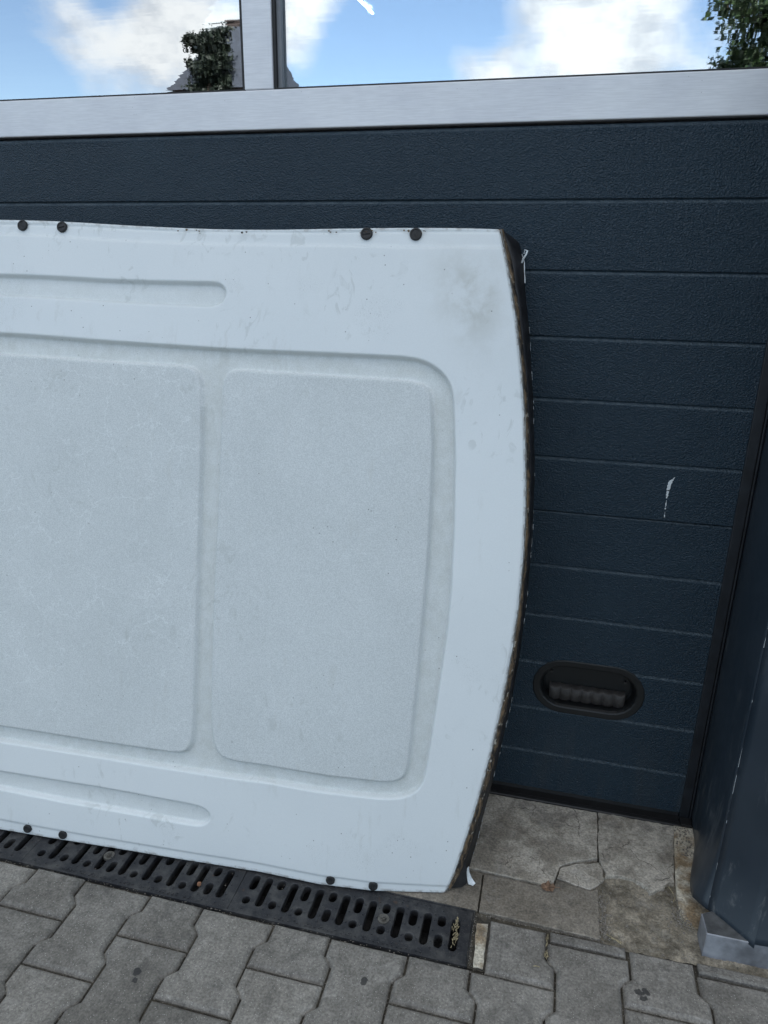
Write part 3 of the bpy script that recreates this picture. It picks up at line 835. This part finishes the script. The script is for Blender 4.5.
def clad_xy(s, z):
    """reveal (s 0..1), chamfer (1..2), front (2..3)"""
    fl = max(0.0, 1 - z / .17) ** 1.6
    if s <= 1:
        x = .4090 + (.4025 - .4090) * s; y = -.0040 + (-.275 + .0040) * s
        k = min(1, max(0, (s - .15) / .7)); k = k * k * (3 - 2 * k)
        if s > .88: k *= 1 - .55 * (s - .88) / .12
        return x - .036 * fl * k, y - .045 * fl * s
    if s <= 2:
        u = s - 1; return .4025 + .0705 * u - .016 * fl, -.275 - .070 * u - (.045 + .002 * u) * fl
    u = s - 2; return .473 + .75 * u + .0 * fl, -.345 - .0 * u - .047 * fl * (1 - u)


def clad_mesh(s0, s1, ns, name, zb):
    zs = [0, .012, .025, .04, .06, .08, .10, .13, .17, .25, .5, 1.0, 1.7, 2.6, 3.3]
    v = []; f = []
    for z in zs:
        for i in range(ns + 1):
            s = s0 + (s1 - s0) * i / ns; b = zb(s); zz = b + (3.3 - b) * z / 3.3
            x, y = clad_xy(s, max(0, zz - .03)); w_ = .0008 * noise.noise(Vector((x * 9, y * 9, zz * 3)))
            v.append((x - .40 + w_, y + .28 + w_, zz - .05))
    for j in range(len(zs) - 1):
        for i in range(ns): a = j * (ns + 1) + i; f.append((a, a + 1, a + ns + 2, a + ns + 1))
    o = link(name, mesh(name, v, f, M['clad'], False), cl)
    md = o.modifiers.new('t', 'SOLIDIFY'); md.thickness = .0016; md.offset = -1
    for p in o.data.polygons: p.use_smooth = True
    return o


clad_mesh(0, 1, 14, 'reveal_sheet', lambda s: .004 + .0415 * max(0, (s - .35) / .65) ** 1.5)
clad_mesh(1.0, 2, 6, 'chamfer_sheet', lambda s: .0460 - .0 * (s - 1))
clad_mesh(2.0, 3, 6, 'front_sheet', lambda s: .0530)
# white chips along the folded edge
ch = MB(); random.seed(9); z = .07
while z < 1.6:
    x, y = clad_xy(1.0, z - .03); l = random.uniform(.002, .012) if random.random() < .6 else random.uniform(.012, .045)
    if random.random() < .30:
        ch.tube([(x - .40 - .0004, y + .28 - .0006, z - .05), (x - .40 - .0004, y + .28 - .0007, z - .05 + l)], [random.uniform(.0001, .0005), random.uniform(.0001, .0004)], 5)
    z += l + random.uniform(.001, .018)
tag(ch.build('paint_chip', M['whitepaint'], cl), kind='stuff')

pl = MB()
pts = rough_line([(.3765, -.377), (1.18, -.377), (1.18, -.02), (.43, -.02), (.43, -.30), (.3745, -.33)], .03, .0008, 3)
pl.prism(pts, -.012, .0500, .002, .0015)
po = pl.build('plinth_stone', M['slate'], None); po.data.materials.append(plain('stone_top_painted_reflection', (.085, .088, .09), .5, var=.35, scale=40))  # top face darkened: reflection of the dark sheet painted into its colour
for p_ in po.data.polygons:
    if p_.normal.z > .9: p_.material_index = 1
tag(po, 'blue grey plinth stone at the foot of the metal corner cladding', 'plinth stone')

# building: facade to both sides, lintel, hall with roof behind the door
bd = thing('industrial_building', 'workshop building holding the garage door with rendered walls', 'building', (0, .3, 0))
wl = MB()
wl.box(.4850, 14, -.325 - .3, .05 - .3, -.05, 7.6)            # right of the opening
wl.box(-18, -3.615, -.325 - .3, .05 - .3, -.05, 7.6)
wl.box(-3.614, .4849, -.30 - .3, -.02 - .3, 3.3, 7.6).box(.4300, .4849, -.19 - .3, .05 - .3, 0, 3.299)
wl.box(-3.614, .4399, .0415 - .3, .09 - .3, 2.72, 3.299)
wl.box(-18, -17.7, .051 - .3, 16, -.05, 7.6).box(13.7, 14, .051 - .3, 16, -.05, 7.6).box(-17.699, 13.699, 15.7, 16, -.05, 7.6)
wl.build('wall', M['wall'], bd)
MB().box(-18.1, 14.1, -.35 - .3, 16.1, 7.61, 7.85).build('roof', M['slate_roof'], bd)
MB().box(-17.6, 13.6, 9.0, 9.1, .0, 5.5).build('partition_wall', M['hall'], bd)
MB().box(-3.7, .46, .045 - .3, .3 - .3, 3.2, 3.29).build('lintel_lining', M['jamb'], bd)
tb = thing('tube_lamp', 'lit fluorescent tube under the hall ceiling seen through the window', 'ceiling lamp', (-1.82, 5.05, 3.3))
em = bpy.data.materials.new('lit_tube'); em.use_nodes = True; e = em.node_tree.nodes['Principled BSDF']; e.inputs['Emission Color'].default_value = (.85, 1, .95, 1); e.inputs['Emission Strength'].default_value = 9
MB().tube([(-.10, -1.1, 0), (.012, .215, 0)], .010, 10).build('tube', em, tb)
MB().box(-.02, .02, -1.1, -.2, .03, .06).build('lamp_housing', M['hall'], tb)

# ================================================================== VAN ROOF PANEL
H = 1.37
XB = np.array([-2.4, -1.1754, -.9177, -.6704, -.5394, -.3971, -.2866, -.1396, .2]); YB = np.array([-.52, -.4533, -.4378, -.4234, -.4144, -.4125, -.4010, -.3673, -.29])
XT = np.array([-2.4, -1.254, -1.0964, -.9388, -.7856, -.6494, -.4546, -.301, -.193, -.1353, .2]); ZT = np.array([1.352, 1.3522, 1.3512, 1.3452, 1.3356, 1.3321, 1.3356, 1.3387, 1.339, 1.3347, 1.33])
ZFIT = np.poly1d(np.polyfit(np.array([-1.6, -1.4, -1.254, -1.0788, -.9153, -.755, -.6254, -.4546, -.301, -.193, -.1353, .1]), np.array([1.352, 1.352, 1.3515, 1.3490, 1.3418, 1.3361, 1.3333, 1.3365, 1.3387, 1.3385, 1.3352, 1.33]), 6))
def Sarr(a, v, off=0.0, depth=0.0):
    """surface point for panel coordinates: a along the wall, v up the panel; depth = push back along the normal"""
    a = np.asarray(a, float); v = np.asarray(v, float); t = v / H
    yb = np.interp(a, XB, YB) - .0038; zt = ZFIT(np.clip(a, -1.6, .1))
    dy = -.07 - yb; dz = zt - .003; ln = np.sqrt(dy * dy + dz * dz)
    ny, nz = -dz / ln, dy / ln
    b = .03 * 4 * t * (1 - t) - depth
    return np.stack([a, yb + dy * t + ny * b + off, .003 + dz * t + nz * b], -1)


F = dict(
    outer=[(-2.06, 1.1174), (-1.2232, 1.1174), (-.9964, 1.1174), (-.7835, 1.1200), (-.5389, 1.1185), (-.3102, 1.1159), (-.2714, 1.1126), (-.244, 1.1036), (-.2196, 1.0869), (-.2046, 1.0668), (-.1964, 1.0408), (-.1854, .9434), (-.1754, .8009), (-.1707, .6648), (-.172, .5786), (-.1785, .4776), (-.1882, .3439), (-.1945, .2708), (-.2006, .2480), (-.2136, .2325), (-.236, .2206), (-.27, .2170), (-.3878, .2165), (-.591, .2130), (-.8004, .2130), (-1.1739, .2150), (-2.06, .2150)],
    B=[(-.6819, 1.0482), (-.6744, 1.0713), (-.6557, 1.0800), (-.457, 1.0755), (-.2771, 1.071), (-.2513, 1.0629), (-.2393, 1.0461), (-.2271, .9399), (-.2223, .8328), (-.2197, .7239), (-.2200, .6505), (-.2214, .506), (-.2254, .3569), (-.2275, .2957), (-.2340, .2640), (-.2555, .2500), (-.434, .2490), (-.6128, .2480), (-.6426, .2570), (-.6563, .2869), (-.6627, .3427), (-.6676, .548), (-.6685, .6073), (-.6703, .7621), (-.6765, .9516)],
    A=[(-1.33, 1.0738), (-1.2186, 1.0738), (-.983, 1.0760), (-.7777, 1.0815), (-.7449, 1.0759), (-.7295, 1.0561), (-.7176, .9423), (-.7089, .7476), (-.7053, .6115), (-.7017, .4751), (-.6998, .3376), (-.7020, .275), (-.7211, .2490), (-.8014, .2463), (-.9374, .2460), (-1.1741, .2480), (-1.31, .2480), (-1.335, .275), (-1.345, .6), (-1.35, 1.05)],
    C=[(-2.0, 1.07), (-1.41, 1.0738), (-1.39, 1.05), (-1.385, .6), (-1.385, .28), (-1.40, .255), (-2.0, .255)],
    slotT=[(-2.0, 1.2450), (-1.2375, 1.2451), (-.9816, 1.2477), (-.7745, 1.2540), (-.7142, 1.2555), (-.6990, 1.250), (-.6912, 1.2400), (-.6925, 1.2250), (-.7010, 1.2140), (-.7160, 1.2085), (-.7388, 1.2075), (-.9768, 1.2035), (-1.2327, 1.2025), (-2.0, 1.2020)],
    slotB=[(-2.0, .1430), (-1.1738, .1412), (-.9167, .1400), (-.6896, .1345), (-.6680, .1295), (-.6575, .1190), (-.6575, .1060), (-.6680, .0955), (-.6850, .0905), (-.8345, .0925), (-1.0008, .096), (-1.174, .1020), (-2.0, .1010)],
)


def chaikin(p, it=2):
    for _ in range(it):
        q = []
        for (ax, ay), (bx, by) in zip(p, p[1:] + p[:1]):
            k = min(.25, .012 / (math.hypot(bx - ax, by - ay) + 1e-9))
            q += [(ax + (bx - ax) * k, ay + (by - ay) * k), (bx + (ax - bx) * k, by + (ay - by) * k)]
        p = q
    return p


F = {k_: chaikin(p_) for k_, p_ in F.items()}


def sdist(P, Q, poly):
    """signed distance (negative inside) of points to a polygon"""
    d = np.full(P.shape, 1e9); ins = np.zeros(P.shape, bool); n = len(poly)
    for i in range(n):
        ax, ay = poly[i]; bx, by = poly[(i + 1) % n]; ex, ey = bx - ax, by - ay
        t = np.clip(((P - ax) * ex + (Q - ay) * ey) / (ex * ex + ey * ey), 0, 1)
        d = np.minimum(d, np.hypot(P - ax - t * ex, Q - ay - t * ey))
        c = ((ay > Q) != (by > Q)) & (P < (bx - ax) * (Q - ay) / (by - ay + 1e-12) + ax); ins ^= c
    return np.where(ins, -d, d)


def sstep(x, a, b):
    t = np.clip((x - a) / (b - a), 0, 1); return t * t * (3 - 2 * t)


EDGE = np.array([(-.1353, 1.37), (-.1131, 1.2926), (-.0895, 1.1986), (-.0716, 1.1046), (-.0565, 1.0102), (-.0445, .8959), (-.0385, .8187), (-.0357, .7403), (-.0363, .6504), (-.0407, .5583), (-.0495, .4529), (-.0625, .3437), (-.0789, .2412), (-.0999, .1341), (-.1209, .0418), (-.1340, .0)])
def edge_a(v): return np.interp(v, EDGE[::-1, 1], EDGE[::-1, 0])


Nv = 520; u1 = np.concatenate([np.linspace(-2.2, -1.32, 60)[:-1], np.linspace(-1.32, 0, 500)])
vv = np.linspace(0, H, Nv)
U, V = np.meshgrid(u1, vv)
# columns near the right follow the bowed cut edge
ea = edge_a(V); k = np.clip((U + .55) / .55, 0, 1)
A_ = U * (1 - k) + (-.55 + (ea + .55) * k) * k
A_ = np.where(U <= -.55, U, -.55 + (ea + .55) * ((U + .55) / .55))
jit = np.array([noise.noise(Vector((0, v * 35, 2))) * .0010 + noise.noise(Vector((0, v * 120, 5))) * .0005 for v in vv])[:, None]
A_ = A_ + jit * np.clip((U + .05) / .05, 0, 1)
# ragged cut along the head and foot
ju = np.array([noise.noise(Vector((x * 20, 0, 1))) * .0009 + noise.noise(Vector((x * 90, 0, 7))) * .0006 for x in u1])[None, :]
VV = V + ju * (sstep(V, H - .02, H) + sstep(-V, -.02, 0) * .8)
sO, sA, sB, sC = (sdist(A_, VV, F[k_]) for k_ in ('outer', 'A', 'B', 'C'))
s1, s2 = sdist(A_, VV, F['slotT']), sdist(A_, VV, F['slotB'])
inn = lambda s, w_=.0034: 1 - sstep(s, -w_, w_)
rec = inn(sO); ra = np.maximum(np.maximum(inn(sA), inn(sB)), inn(sC)); sl = np.maximum(inn(s1, .0036), inn(s2, .0036))
dep = .0075 * (rec - ra * .95) * 1.85 + .0115 * sl
lt = np.interp(A_, [-2.4, -1.25, -.99, -.78, -.62, -.45, -.304, -.142, 0], [1.3367, 1.3367, 1.3350, 1.3372, 1.3370, 1.3343, 1.3310, 1.3345, 1.335])
lb = np.interp(A_, [-2.4, -1.175, -.9162, -.54, -.3534, -.1406, 0], [.0259, .0259, .0215, .0215, .0225, .0180, .018])
fade = np.where(A_ > -.165, 1 - sstep(A_, -.165, -.140), 1.0)
dep += .0045 * sstep(VV, lt - .003, lt + .003) + .0030 * (1 - sstep(VV, lb - .0025, lb + .0025))
sm_ = np.interp(A_, [-2.4, -1.25, -.83, -.63, -.45, -.31, -.14], [1.3589, 1.3589, 1.3625, 1.3640, 1.3620, 1.3615, 1.3640])
dep += .0022 * np.exp(-((VV - sm_) / .0016) ** 2) - .0012 * sstep(VV, sm_, sm_ + .003)
dep += .006 * sstep(VV, H - .004, H + .001) ** 2 + .0015 * (1 - sstep(VV, -.001, .003))
dep += .0045 * sstep(A_ - ea, -.006, .0) ** 2
# gentle oil-canning and dents
wob = (.0012 * np.sin(A_ * 7.1 + 1) * np.sin(VV * 5.3) + .0007 * np.sin(A_ * 17 + VV * 9) * np.sin(VV * 13 - A_ * 4))
dep += wob
P = Sarr(A_, VV, 0, dep)
nu = len(u1)
idx = np.arange(Nv * nu).reshape(Nv, nu)
faces = np.stack([idx[:-1, :-1], idx[:-1, 1:], idx[1:, 1:], idx[1:, :-1]], -1).reshape(-1, 4)
origin = np.array([-.62, -.42, 0.0])
me = bpy.data.meshes.new('roof_skin')
vs_ = (P.reshape(-1, 3) - origin)
me.vertices.add(len(vs_)); me.vertices.foreach_set('co', vs_.ravel())
me.loops.add(faces.size); me.loops.foreach_set('vertex_index', faces.ravel().astype(np.int32))
me.polygons.add(len(faces)); me.polygons.foreach_set('loop_start', np.arange(0, faces.size, 4, dtype=np.int32))
me.update(calc_edges=True); me.validate()
me.polygons.foreach_set('use_smooth', [True] * len(faces))
chan = np.clip(inn(sO, .006) - np.maximum(np.maximum(inn(sA, .003), inn(sB, .003)), inn(sC, .003)), 0, 1) + .5 * sl
rais = ra
edg = np.clip(sstep(A_ - ea, -.004, -.001) + sstep(VV, H - .008, H - .003) * .6 + (1 - sstep(VV, .002, .008)) * .8, 0, 1)
gx, gy = (A_ + .185), (VV - 1.235)
smu = np.exp(-((gx * .9 + .25 * gy) / .050) ** 2 - ((gy) / .085) ** 2) + .6 * np.exp(-((A_ + .155) / .03) ** 2 - ((VV - 1.25) / .05) ** 2)
rimA, rimB = np.exp(-(sA / .0034) ** 2) * (VV > 1.0), np.exp(-((sB - .001) / .0034) ** 2) * np.clip(sstep(VV, .98, 1.05) + .45 * sstep(-A_, .60, .63), 0, 1)
rim = np.clip(rimA + rimB + .5 * np.exp(-((VV - lt + .001) / .0028) ** 2) * fade, 0, 1)
for nm, ar in (('rim', rim), ('channel', chan), ('raised', rais), ('edge_wear', edg), ('smudge', np.clip(smu, 0, 1))):
    a = me.attributes.new(nm, 'FLOAT', 'POINT'); a.data.foreach_set('value', np.ascontiguousarray(ar, dtype=np.float32).ravel())
me.materials.append(M['roof'])
roof = thing('van_roof_panel', 'cut off white van roof panel with pressed ribs leaning on the garage door', 'vehicle panel', tuple(origin))
skin = link('roof_skin', me, roof)


def ribbon(name, rows, m, smooth=True, th=.001):
    """rows: lists of 3-D points of equal length"""
    n = len(rows[0]); v = [tuple(np.array(p) - origin) for r in rows for p in r]; f = []
    for j in range(len(rows) - 1):
        for i in range(n - 1): a = j * n + i; f.append((a, a + 1, a + n + 1, a + n))
    o = link(name, mesh(name, v, f, m, smooth), roof)
    md = o.modifiers.new('t', 'SOLIDIFY'); md.thickness = th; md.offset = 0
    return o


# inner lining sheet behind the skin
la = np.linspace(-2.19, -.16, 30); lv = np.linspace(.01, H - .012, 14)
ribbon('inner_lining', [[tuple(Sarr(a, v_, 0, .016)) for a in la] for v_ in lv], M['flange'])

MID = [(-.1312, 1.3692), (-.1084, 1.308), (-.0832, 1.1976), (-.0641, 1.1024), (-.0471, .9876), (-.0365, .891), (-.0302, .7931), (-.0280, .7034), (-.0295, .6117), (-.0339, .5072), (-.0430, .4099), (-.0565, .3091), (-.0743, .1928), (-.0967, .0827), (-.1162, .0082)]
OUT = [(-.1299, 1.3652), (-.1029, 1.3477), (-.0877, 1.3087), (-.0826, 1.2639), (-.0659, 1.1764), (-.0458, 1.0398), (-.0304, .902), (-.0235, .7818), (-.0222, .6382), (-.0270, .5109), (-.0360, .401), (-.052, .2749), (-.0689, .1672), (-.0833, .0700), (-.0945, .0120)]
def samp(line, n, seed, amp):
    L_ = np.array(line)[::-1]; s = np.linspace(0, 1, n); d = np.concatenate([[0], np.cumsum(np.hypot(*np.diff(L_, axis=0).T))]); d /= d[-1]
    a, v_ = np.interp(s, d, L_[:, 0]), np.interp(s, d, L_[:, 1])
    j = np.array([noise.noise(Vector((k * 170 / n * .35, seed, 0))) + .5 * noise.noise(Vector((k * 170 / n * 1.1, seed, 4))) for k in range(n)]) * amp
    return a + j, v_


N = 240
r0a, r0v = samp(EDGE, N, 1, 0); r1a, r1v = samp(MID, N, 2, .0016); r2a, r2v = samp(OUT, N, 3, .0009)
row0 = Sarr(r0a - .004, r0v, 0, .008); row0b = Sarr(r0a * .5 + r1a * .5, (r0v + r1v) / 2, .006, .004); row1 = Sarr(r1a, r1v, .02); row1b = Sarr(r1a * .5 + r2a * .5 - .001, (r1v + r2v) / 2, .042)
bump = np.array([noise.noise(Vector((k * .35, 1, 2))) for k in range(N)])[:, None] * np.array([[.001, .003, 0]])
row2 = Sarr(r2a, r2v, .055); row3 = Sarr(r2a - .012, r2v, .070); row3[:, 1] = np.minimum(row3[:, 1], -.004)
for r in (row0, row0b, row1, row1b, row2, row3): r[:, 2] = np.maximum(r[:, 2], .003); r[:, 1] = np.minimum(r[:, 1], -.006)
ribbon('adhesive_bead', [row0, row0b + bump, row1 + bump], M['foam'])
ribbon('edge_flange', [row1 + np.array([0, .001, 0]), row1b, row2, row3], M['flange'])
# bare metal lip of the cut
lip0 = Sarr(r0a + .0004, r0v, 0, .006); lip1 = Sarr(r0a + .0022, r0v, .003, .007)
for r in (lip0, lip1): r[:, 2] = np.maximum(r[:, 2], .003)
ribbon('cut_lip', [lip0, lip1], plain('bare_cut_metal', (.20, .20, .19), .5, var=.5, scale=60))
# white paint left along the outer rim
wp = MB(); random.seed(21)
def run(i0, i1, r0, r1):
    pts = [tuple(row2[i] + np.array([.0008, -.0012, 0]) - origin) for i in range(i0, i1 + 1)]
    wp.tube(pts, [random.uniform(r0, r1) for _ in pts], 5)


run(int(N * .915), int(N * .955), .0006, .0014)
i = 3
while i < N * .90:
    l = random.randint(1, 3)
    if random.random() < .5: run(i, i + l, .0001, .0004)
    i += l + random.randint(1, 3)
cpt = Sarr(-.0925, 1.312, .05)
wp.tube([tuple(cpt + np.array(d) - origin) for d in ((.0, 0, -.008), (.003, -.002, .002), (.008, -.003, .010), (.010, -.002, .017), (.005, -.002, .019), (.004, -.002, .012))], [.0012, .0022, .0018, .0022, .0014, .001], 6)
tag(wp.build('paint_remnant', M['whitepaint'], roof), kind='stuff')
# frayed corner at the foot: crumpled white and black sheet
def scrap(name, pts, faces, m): 
    o = link(name, mesh(name, [tuple(np.array(p) - origin) for p in pts], faces, m), roof)
    md = o.modifiers.new('t', 'SOLIDIFY'); md.thickness = .0008; return o


scrap('torn_corner', [(-.0960, -.322, .032), (-.0935, -.330, .018), (-.0900, -.333, .004), (-.0800, -.335, .004), (-.0750, -.329, .006), (-.0845, -.322, .012), (-.0905, -.318, .022), (-.0930, -.314, .034)], [(0, 1, 6, 7), (1, 2, 5, 6), (2, 3, 4, 5)], M['whitepaint'])
scrap('torn_corner', [(-.1330, -.362, .012), (-.105, -.345, .003), (-.094, -.333, .003), (-.096, -.322, .033), (-.105, -.318, .055), (-.120, -.345, .045)], [(0, 1, 5), (1, 2, 3, 5), (3, 4, 5)], M['flange'])

# rubber plugs
for a, v_, r in ((-1.1939, 1.3562, .0118), (-1.0932, 1.3562, .0118), (-.3984, 1.3572, .0122), (-.2983, 1.3558, .0122), (-1.1014, .0150, .0100), (-1.0115, .0140, .0100), (-.3772, .0150, .0098), (-.285, .0135, .0098)):
    c = Sarr(a, v_, 0, .0015); d = 1e-3
    tx = Sarr(a + d, v_) - Sarr(a - d, v_); tv = Sarr(a, v_ + d if v_ < H - .01 else v_) - Sarr(a, v_ - d if v_ > .01 else v_)
    nn = np.cross(tx, tv); nn /= np.linalg.norm(nn)
    mb = MB(); n = 20
    for R_, h in ((r, -.002), (r, .0022), (r * .92, .0036), (r * .72, .0040), (r * .66, .0026), (r * .30, .0022)): 
        mb.v += [(R_ * math.cos(2 * math.pi * k / n), R_ * math.sin(2 * math.pi * k / n), h) for k in range(n)]
    for j in range(5): mb.f += [(j * n + k, j * n + (k + 1) % n, (j + 1) * n + (k + 1) % n, (j + 1) * n + k) for k in range(n)]
    mb.f.append(tuple(5 * n + k for k in range(n)))
    mb.box(-r * .62, r * .62, -r * .09, r * .09, .0015, .0042)
    o = mb.build('rubber_plug', M['plug'], skin)
    q = Vector(nn).to_track_quat('Z', 'Y'); o.rotation_mode = 'QUATERNION'; o.rotation_quaternion = q @ Matrix.Rotation(random.uniform(0, 3), 4, 'Z').to_quaternion(); o.location = tuple(c - origin)
    # grey dirt ring round the plug
# flaked paint flecks near the plugs at the head
fl = MB(); random.seed(31)
for a0 in (-.41, -.385, -.312, -.285, -.80, -.76, -.66, -.47):
    for _ in range(3):
        a = a0 + random.gauss(0, .006); v_ = 1.3615 + random.gauss(0, .002); c = Sarr(a, v_, 0, -.0002) - origin; s = random.uniform(.0008, .0022)
        fl.add([tuple(c + np.array((math.cos(t) * s * random.uniform(1, 2.2), -.0009, math.sin(t) * s))) for t in (0, 1, 2.1, 3.1, 4.2, 5.2)] + [tuple(c + np.array((0, .003, 0)))], [(0, 1, 2, 3, 4, 5)] + [(k, (k + 1) % 6, 6) for k in range(6)])
tag(fl.build('rust_fleck', M['foam'], skin), kind='stuff')

# ================================================================== BEHIND THE CAMERA (seen mirrored in the panes)
def tree(name, label, loc, h, spread, zlo, nleaf, lm, seed, size=.09, limbs=16, bushy=1.0):
    random.seed(seed); t = thing(name, label, 'tree', loc)
    tr = MB(); tips = []
    tr.tube([(0, 0, -.1), (.05, .03, h * .3), (-.04, .06, h * .6), (.02, 0, h * .84)], [h * .028, h * .022, h * .014, h * .004], 10)
    for i in range(limbs):
        z0 = zlo + (h * .85 - zlo) * (i + random.random()) / limbs; a = random.random() * 6.283
        ln_ = spread * (1.0 - .45 * abs((z0 - zlo) / (h - zlo) - .35)) * random.uniform(.7, 1.1)
        p0 = Vector((0, 0, z0)); d = Vector((math.cos(a), math.sin(a), random.uniform(.15, .6))).normalized()
        p1 = p0 + d * ln_ * .5; p2 = p1 + (d + Vector((0, 0, .15))).normalized() * ln_ * .5
        tr.tube([p0, p1, p2], [h * .009, h * .006, h * .002], 6)
        for k in range(4):
            b = p0.lerp(p2, random.uniform(.4, 1)); e_ = b + Vector((random.gauss(0, 1), random.gauss(0, 1), random.gauss(0.2, .7))).normalized() * ln_ * random.uniform(.2, .45)
            tr.tube([b, e_], [h * .003, h * .001], 4); tips += [(b, e_)]
        tips.append((p1, p2))
    tr.build('trunk', M['bark'], t)
    n = nleaf; v = np.zeros((n * 4, 3)); 
    for i in range(n):
        b, e_ = random.choice(tips); p = b.lerp(e_, random.uniform(.1, 1.15)) + Vector((random.gauss(0, 1), random.gauss(0, 1), random.gauss(0, 1))) * spread * .07 * bushy
        u = Vector((random.gauss(0, 1), random.gauss(0, 1), random.gauss(0, .6))).normalized(); w_ = u.cross(Vector((random.gauss(0, 1), random.gauss(0, 1), random.gauss(0, 1)))).normalized()
        s = size * random.uniform(.6, 1.3)
        v[i * 4:i * 4 + 4] = [p - u * s, p + w_ * s * .45, p + u * s, p - w_ * s * .45]
    cr = link('crown', mesh('crown', v, [(4 * i, 4 * i + 1, 4 * i + 2, 4 * i + 3) for i in range(n)], lm), t)
    return t


tree('broadleaf_tree', 'leafy green tree reflected in the right window pane', (4.6, -16.5, 0), 7.4, 2.4, 2.2, 30000, M['leaf'], 4, .085, 26)
tree('conifer_tree', 'dark shaggy tree beside the gable reflected in the left pane', (-18.75, -36.6, 0), 14.2, 1.15, 5.0, 40000, M['needle'], 6, .12, 60, 1.7)

hs = thing('gabled_house', 'dark roofed house with a chimney reflected beside the window mullion', 'house', (-18.6, -41, 0))
mb = MB(); mb.box(-2.3, 2.3, -4, 4, 0, 9.9).build('wall', M['brick'], hs)
mb = MB(); v = [(-2.7, -4.4, 9.8), (2.7, -4.4, 9.8), (2.7, 4.4, 9.8), (-2.7, 4.4, 9.8), (-.8, -1.2, 13.4), (1.1, -1.2, 13.4), (1.1, 1.2, 13.4), (-.8, 1.2, 13.4)]
mb.add(v, [(3, 2, 1, 0), (4, 5, 6, 7), (0, 1, 5, 4), (1, 2, 6, 5), (2, 3, 7, 6), (3, 0, 4, 7)])
rf = mb.build('roof', M['slate_roof'], hs)
MB().box(-.9, -.2, -.3, .3, 13.1, 13.9).box(-1.0, -.1, -.4, .4, 13.9, 14.05).build('chimney', M['brick'], rf)
MB().tube([(.5, 0, 13.3), (.5, 0, 14.3)], .12, 8).build('chimney_pot', M['slate_roof'], rf)
for x in (-1.9, .4):
    for z in (1.2, 4.4):
        f_ = MB().box(x, x + 1.5, 4.0, 4.06, z, z + 1.7).build('window', M['frame'], hs)
        MB().box(x + .1, x + 1.4, 4.061, 4.075, z + .1, z + 1.6).build('pane', M['dark_glass'], f_)
MB().box(2.05, 2.95, 4.0, 4.07, 0, 2.1).build('door', M['bark'], hs)
print('done')
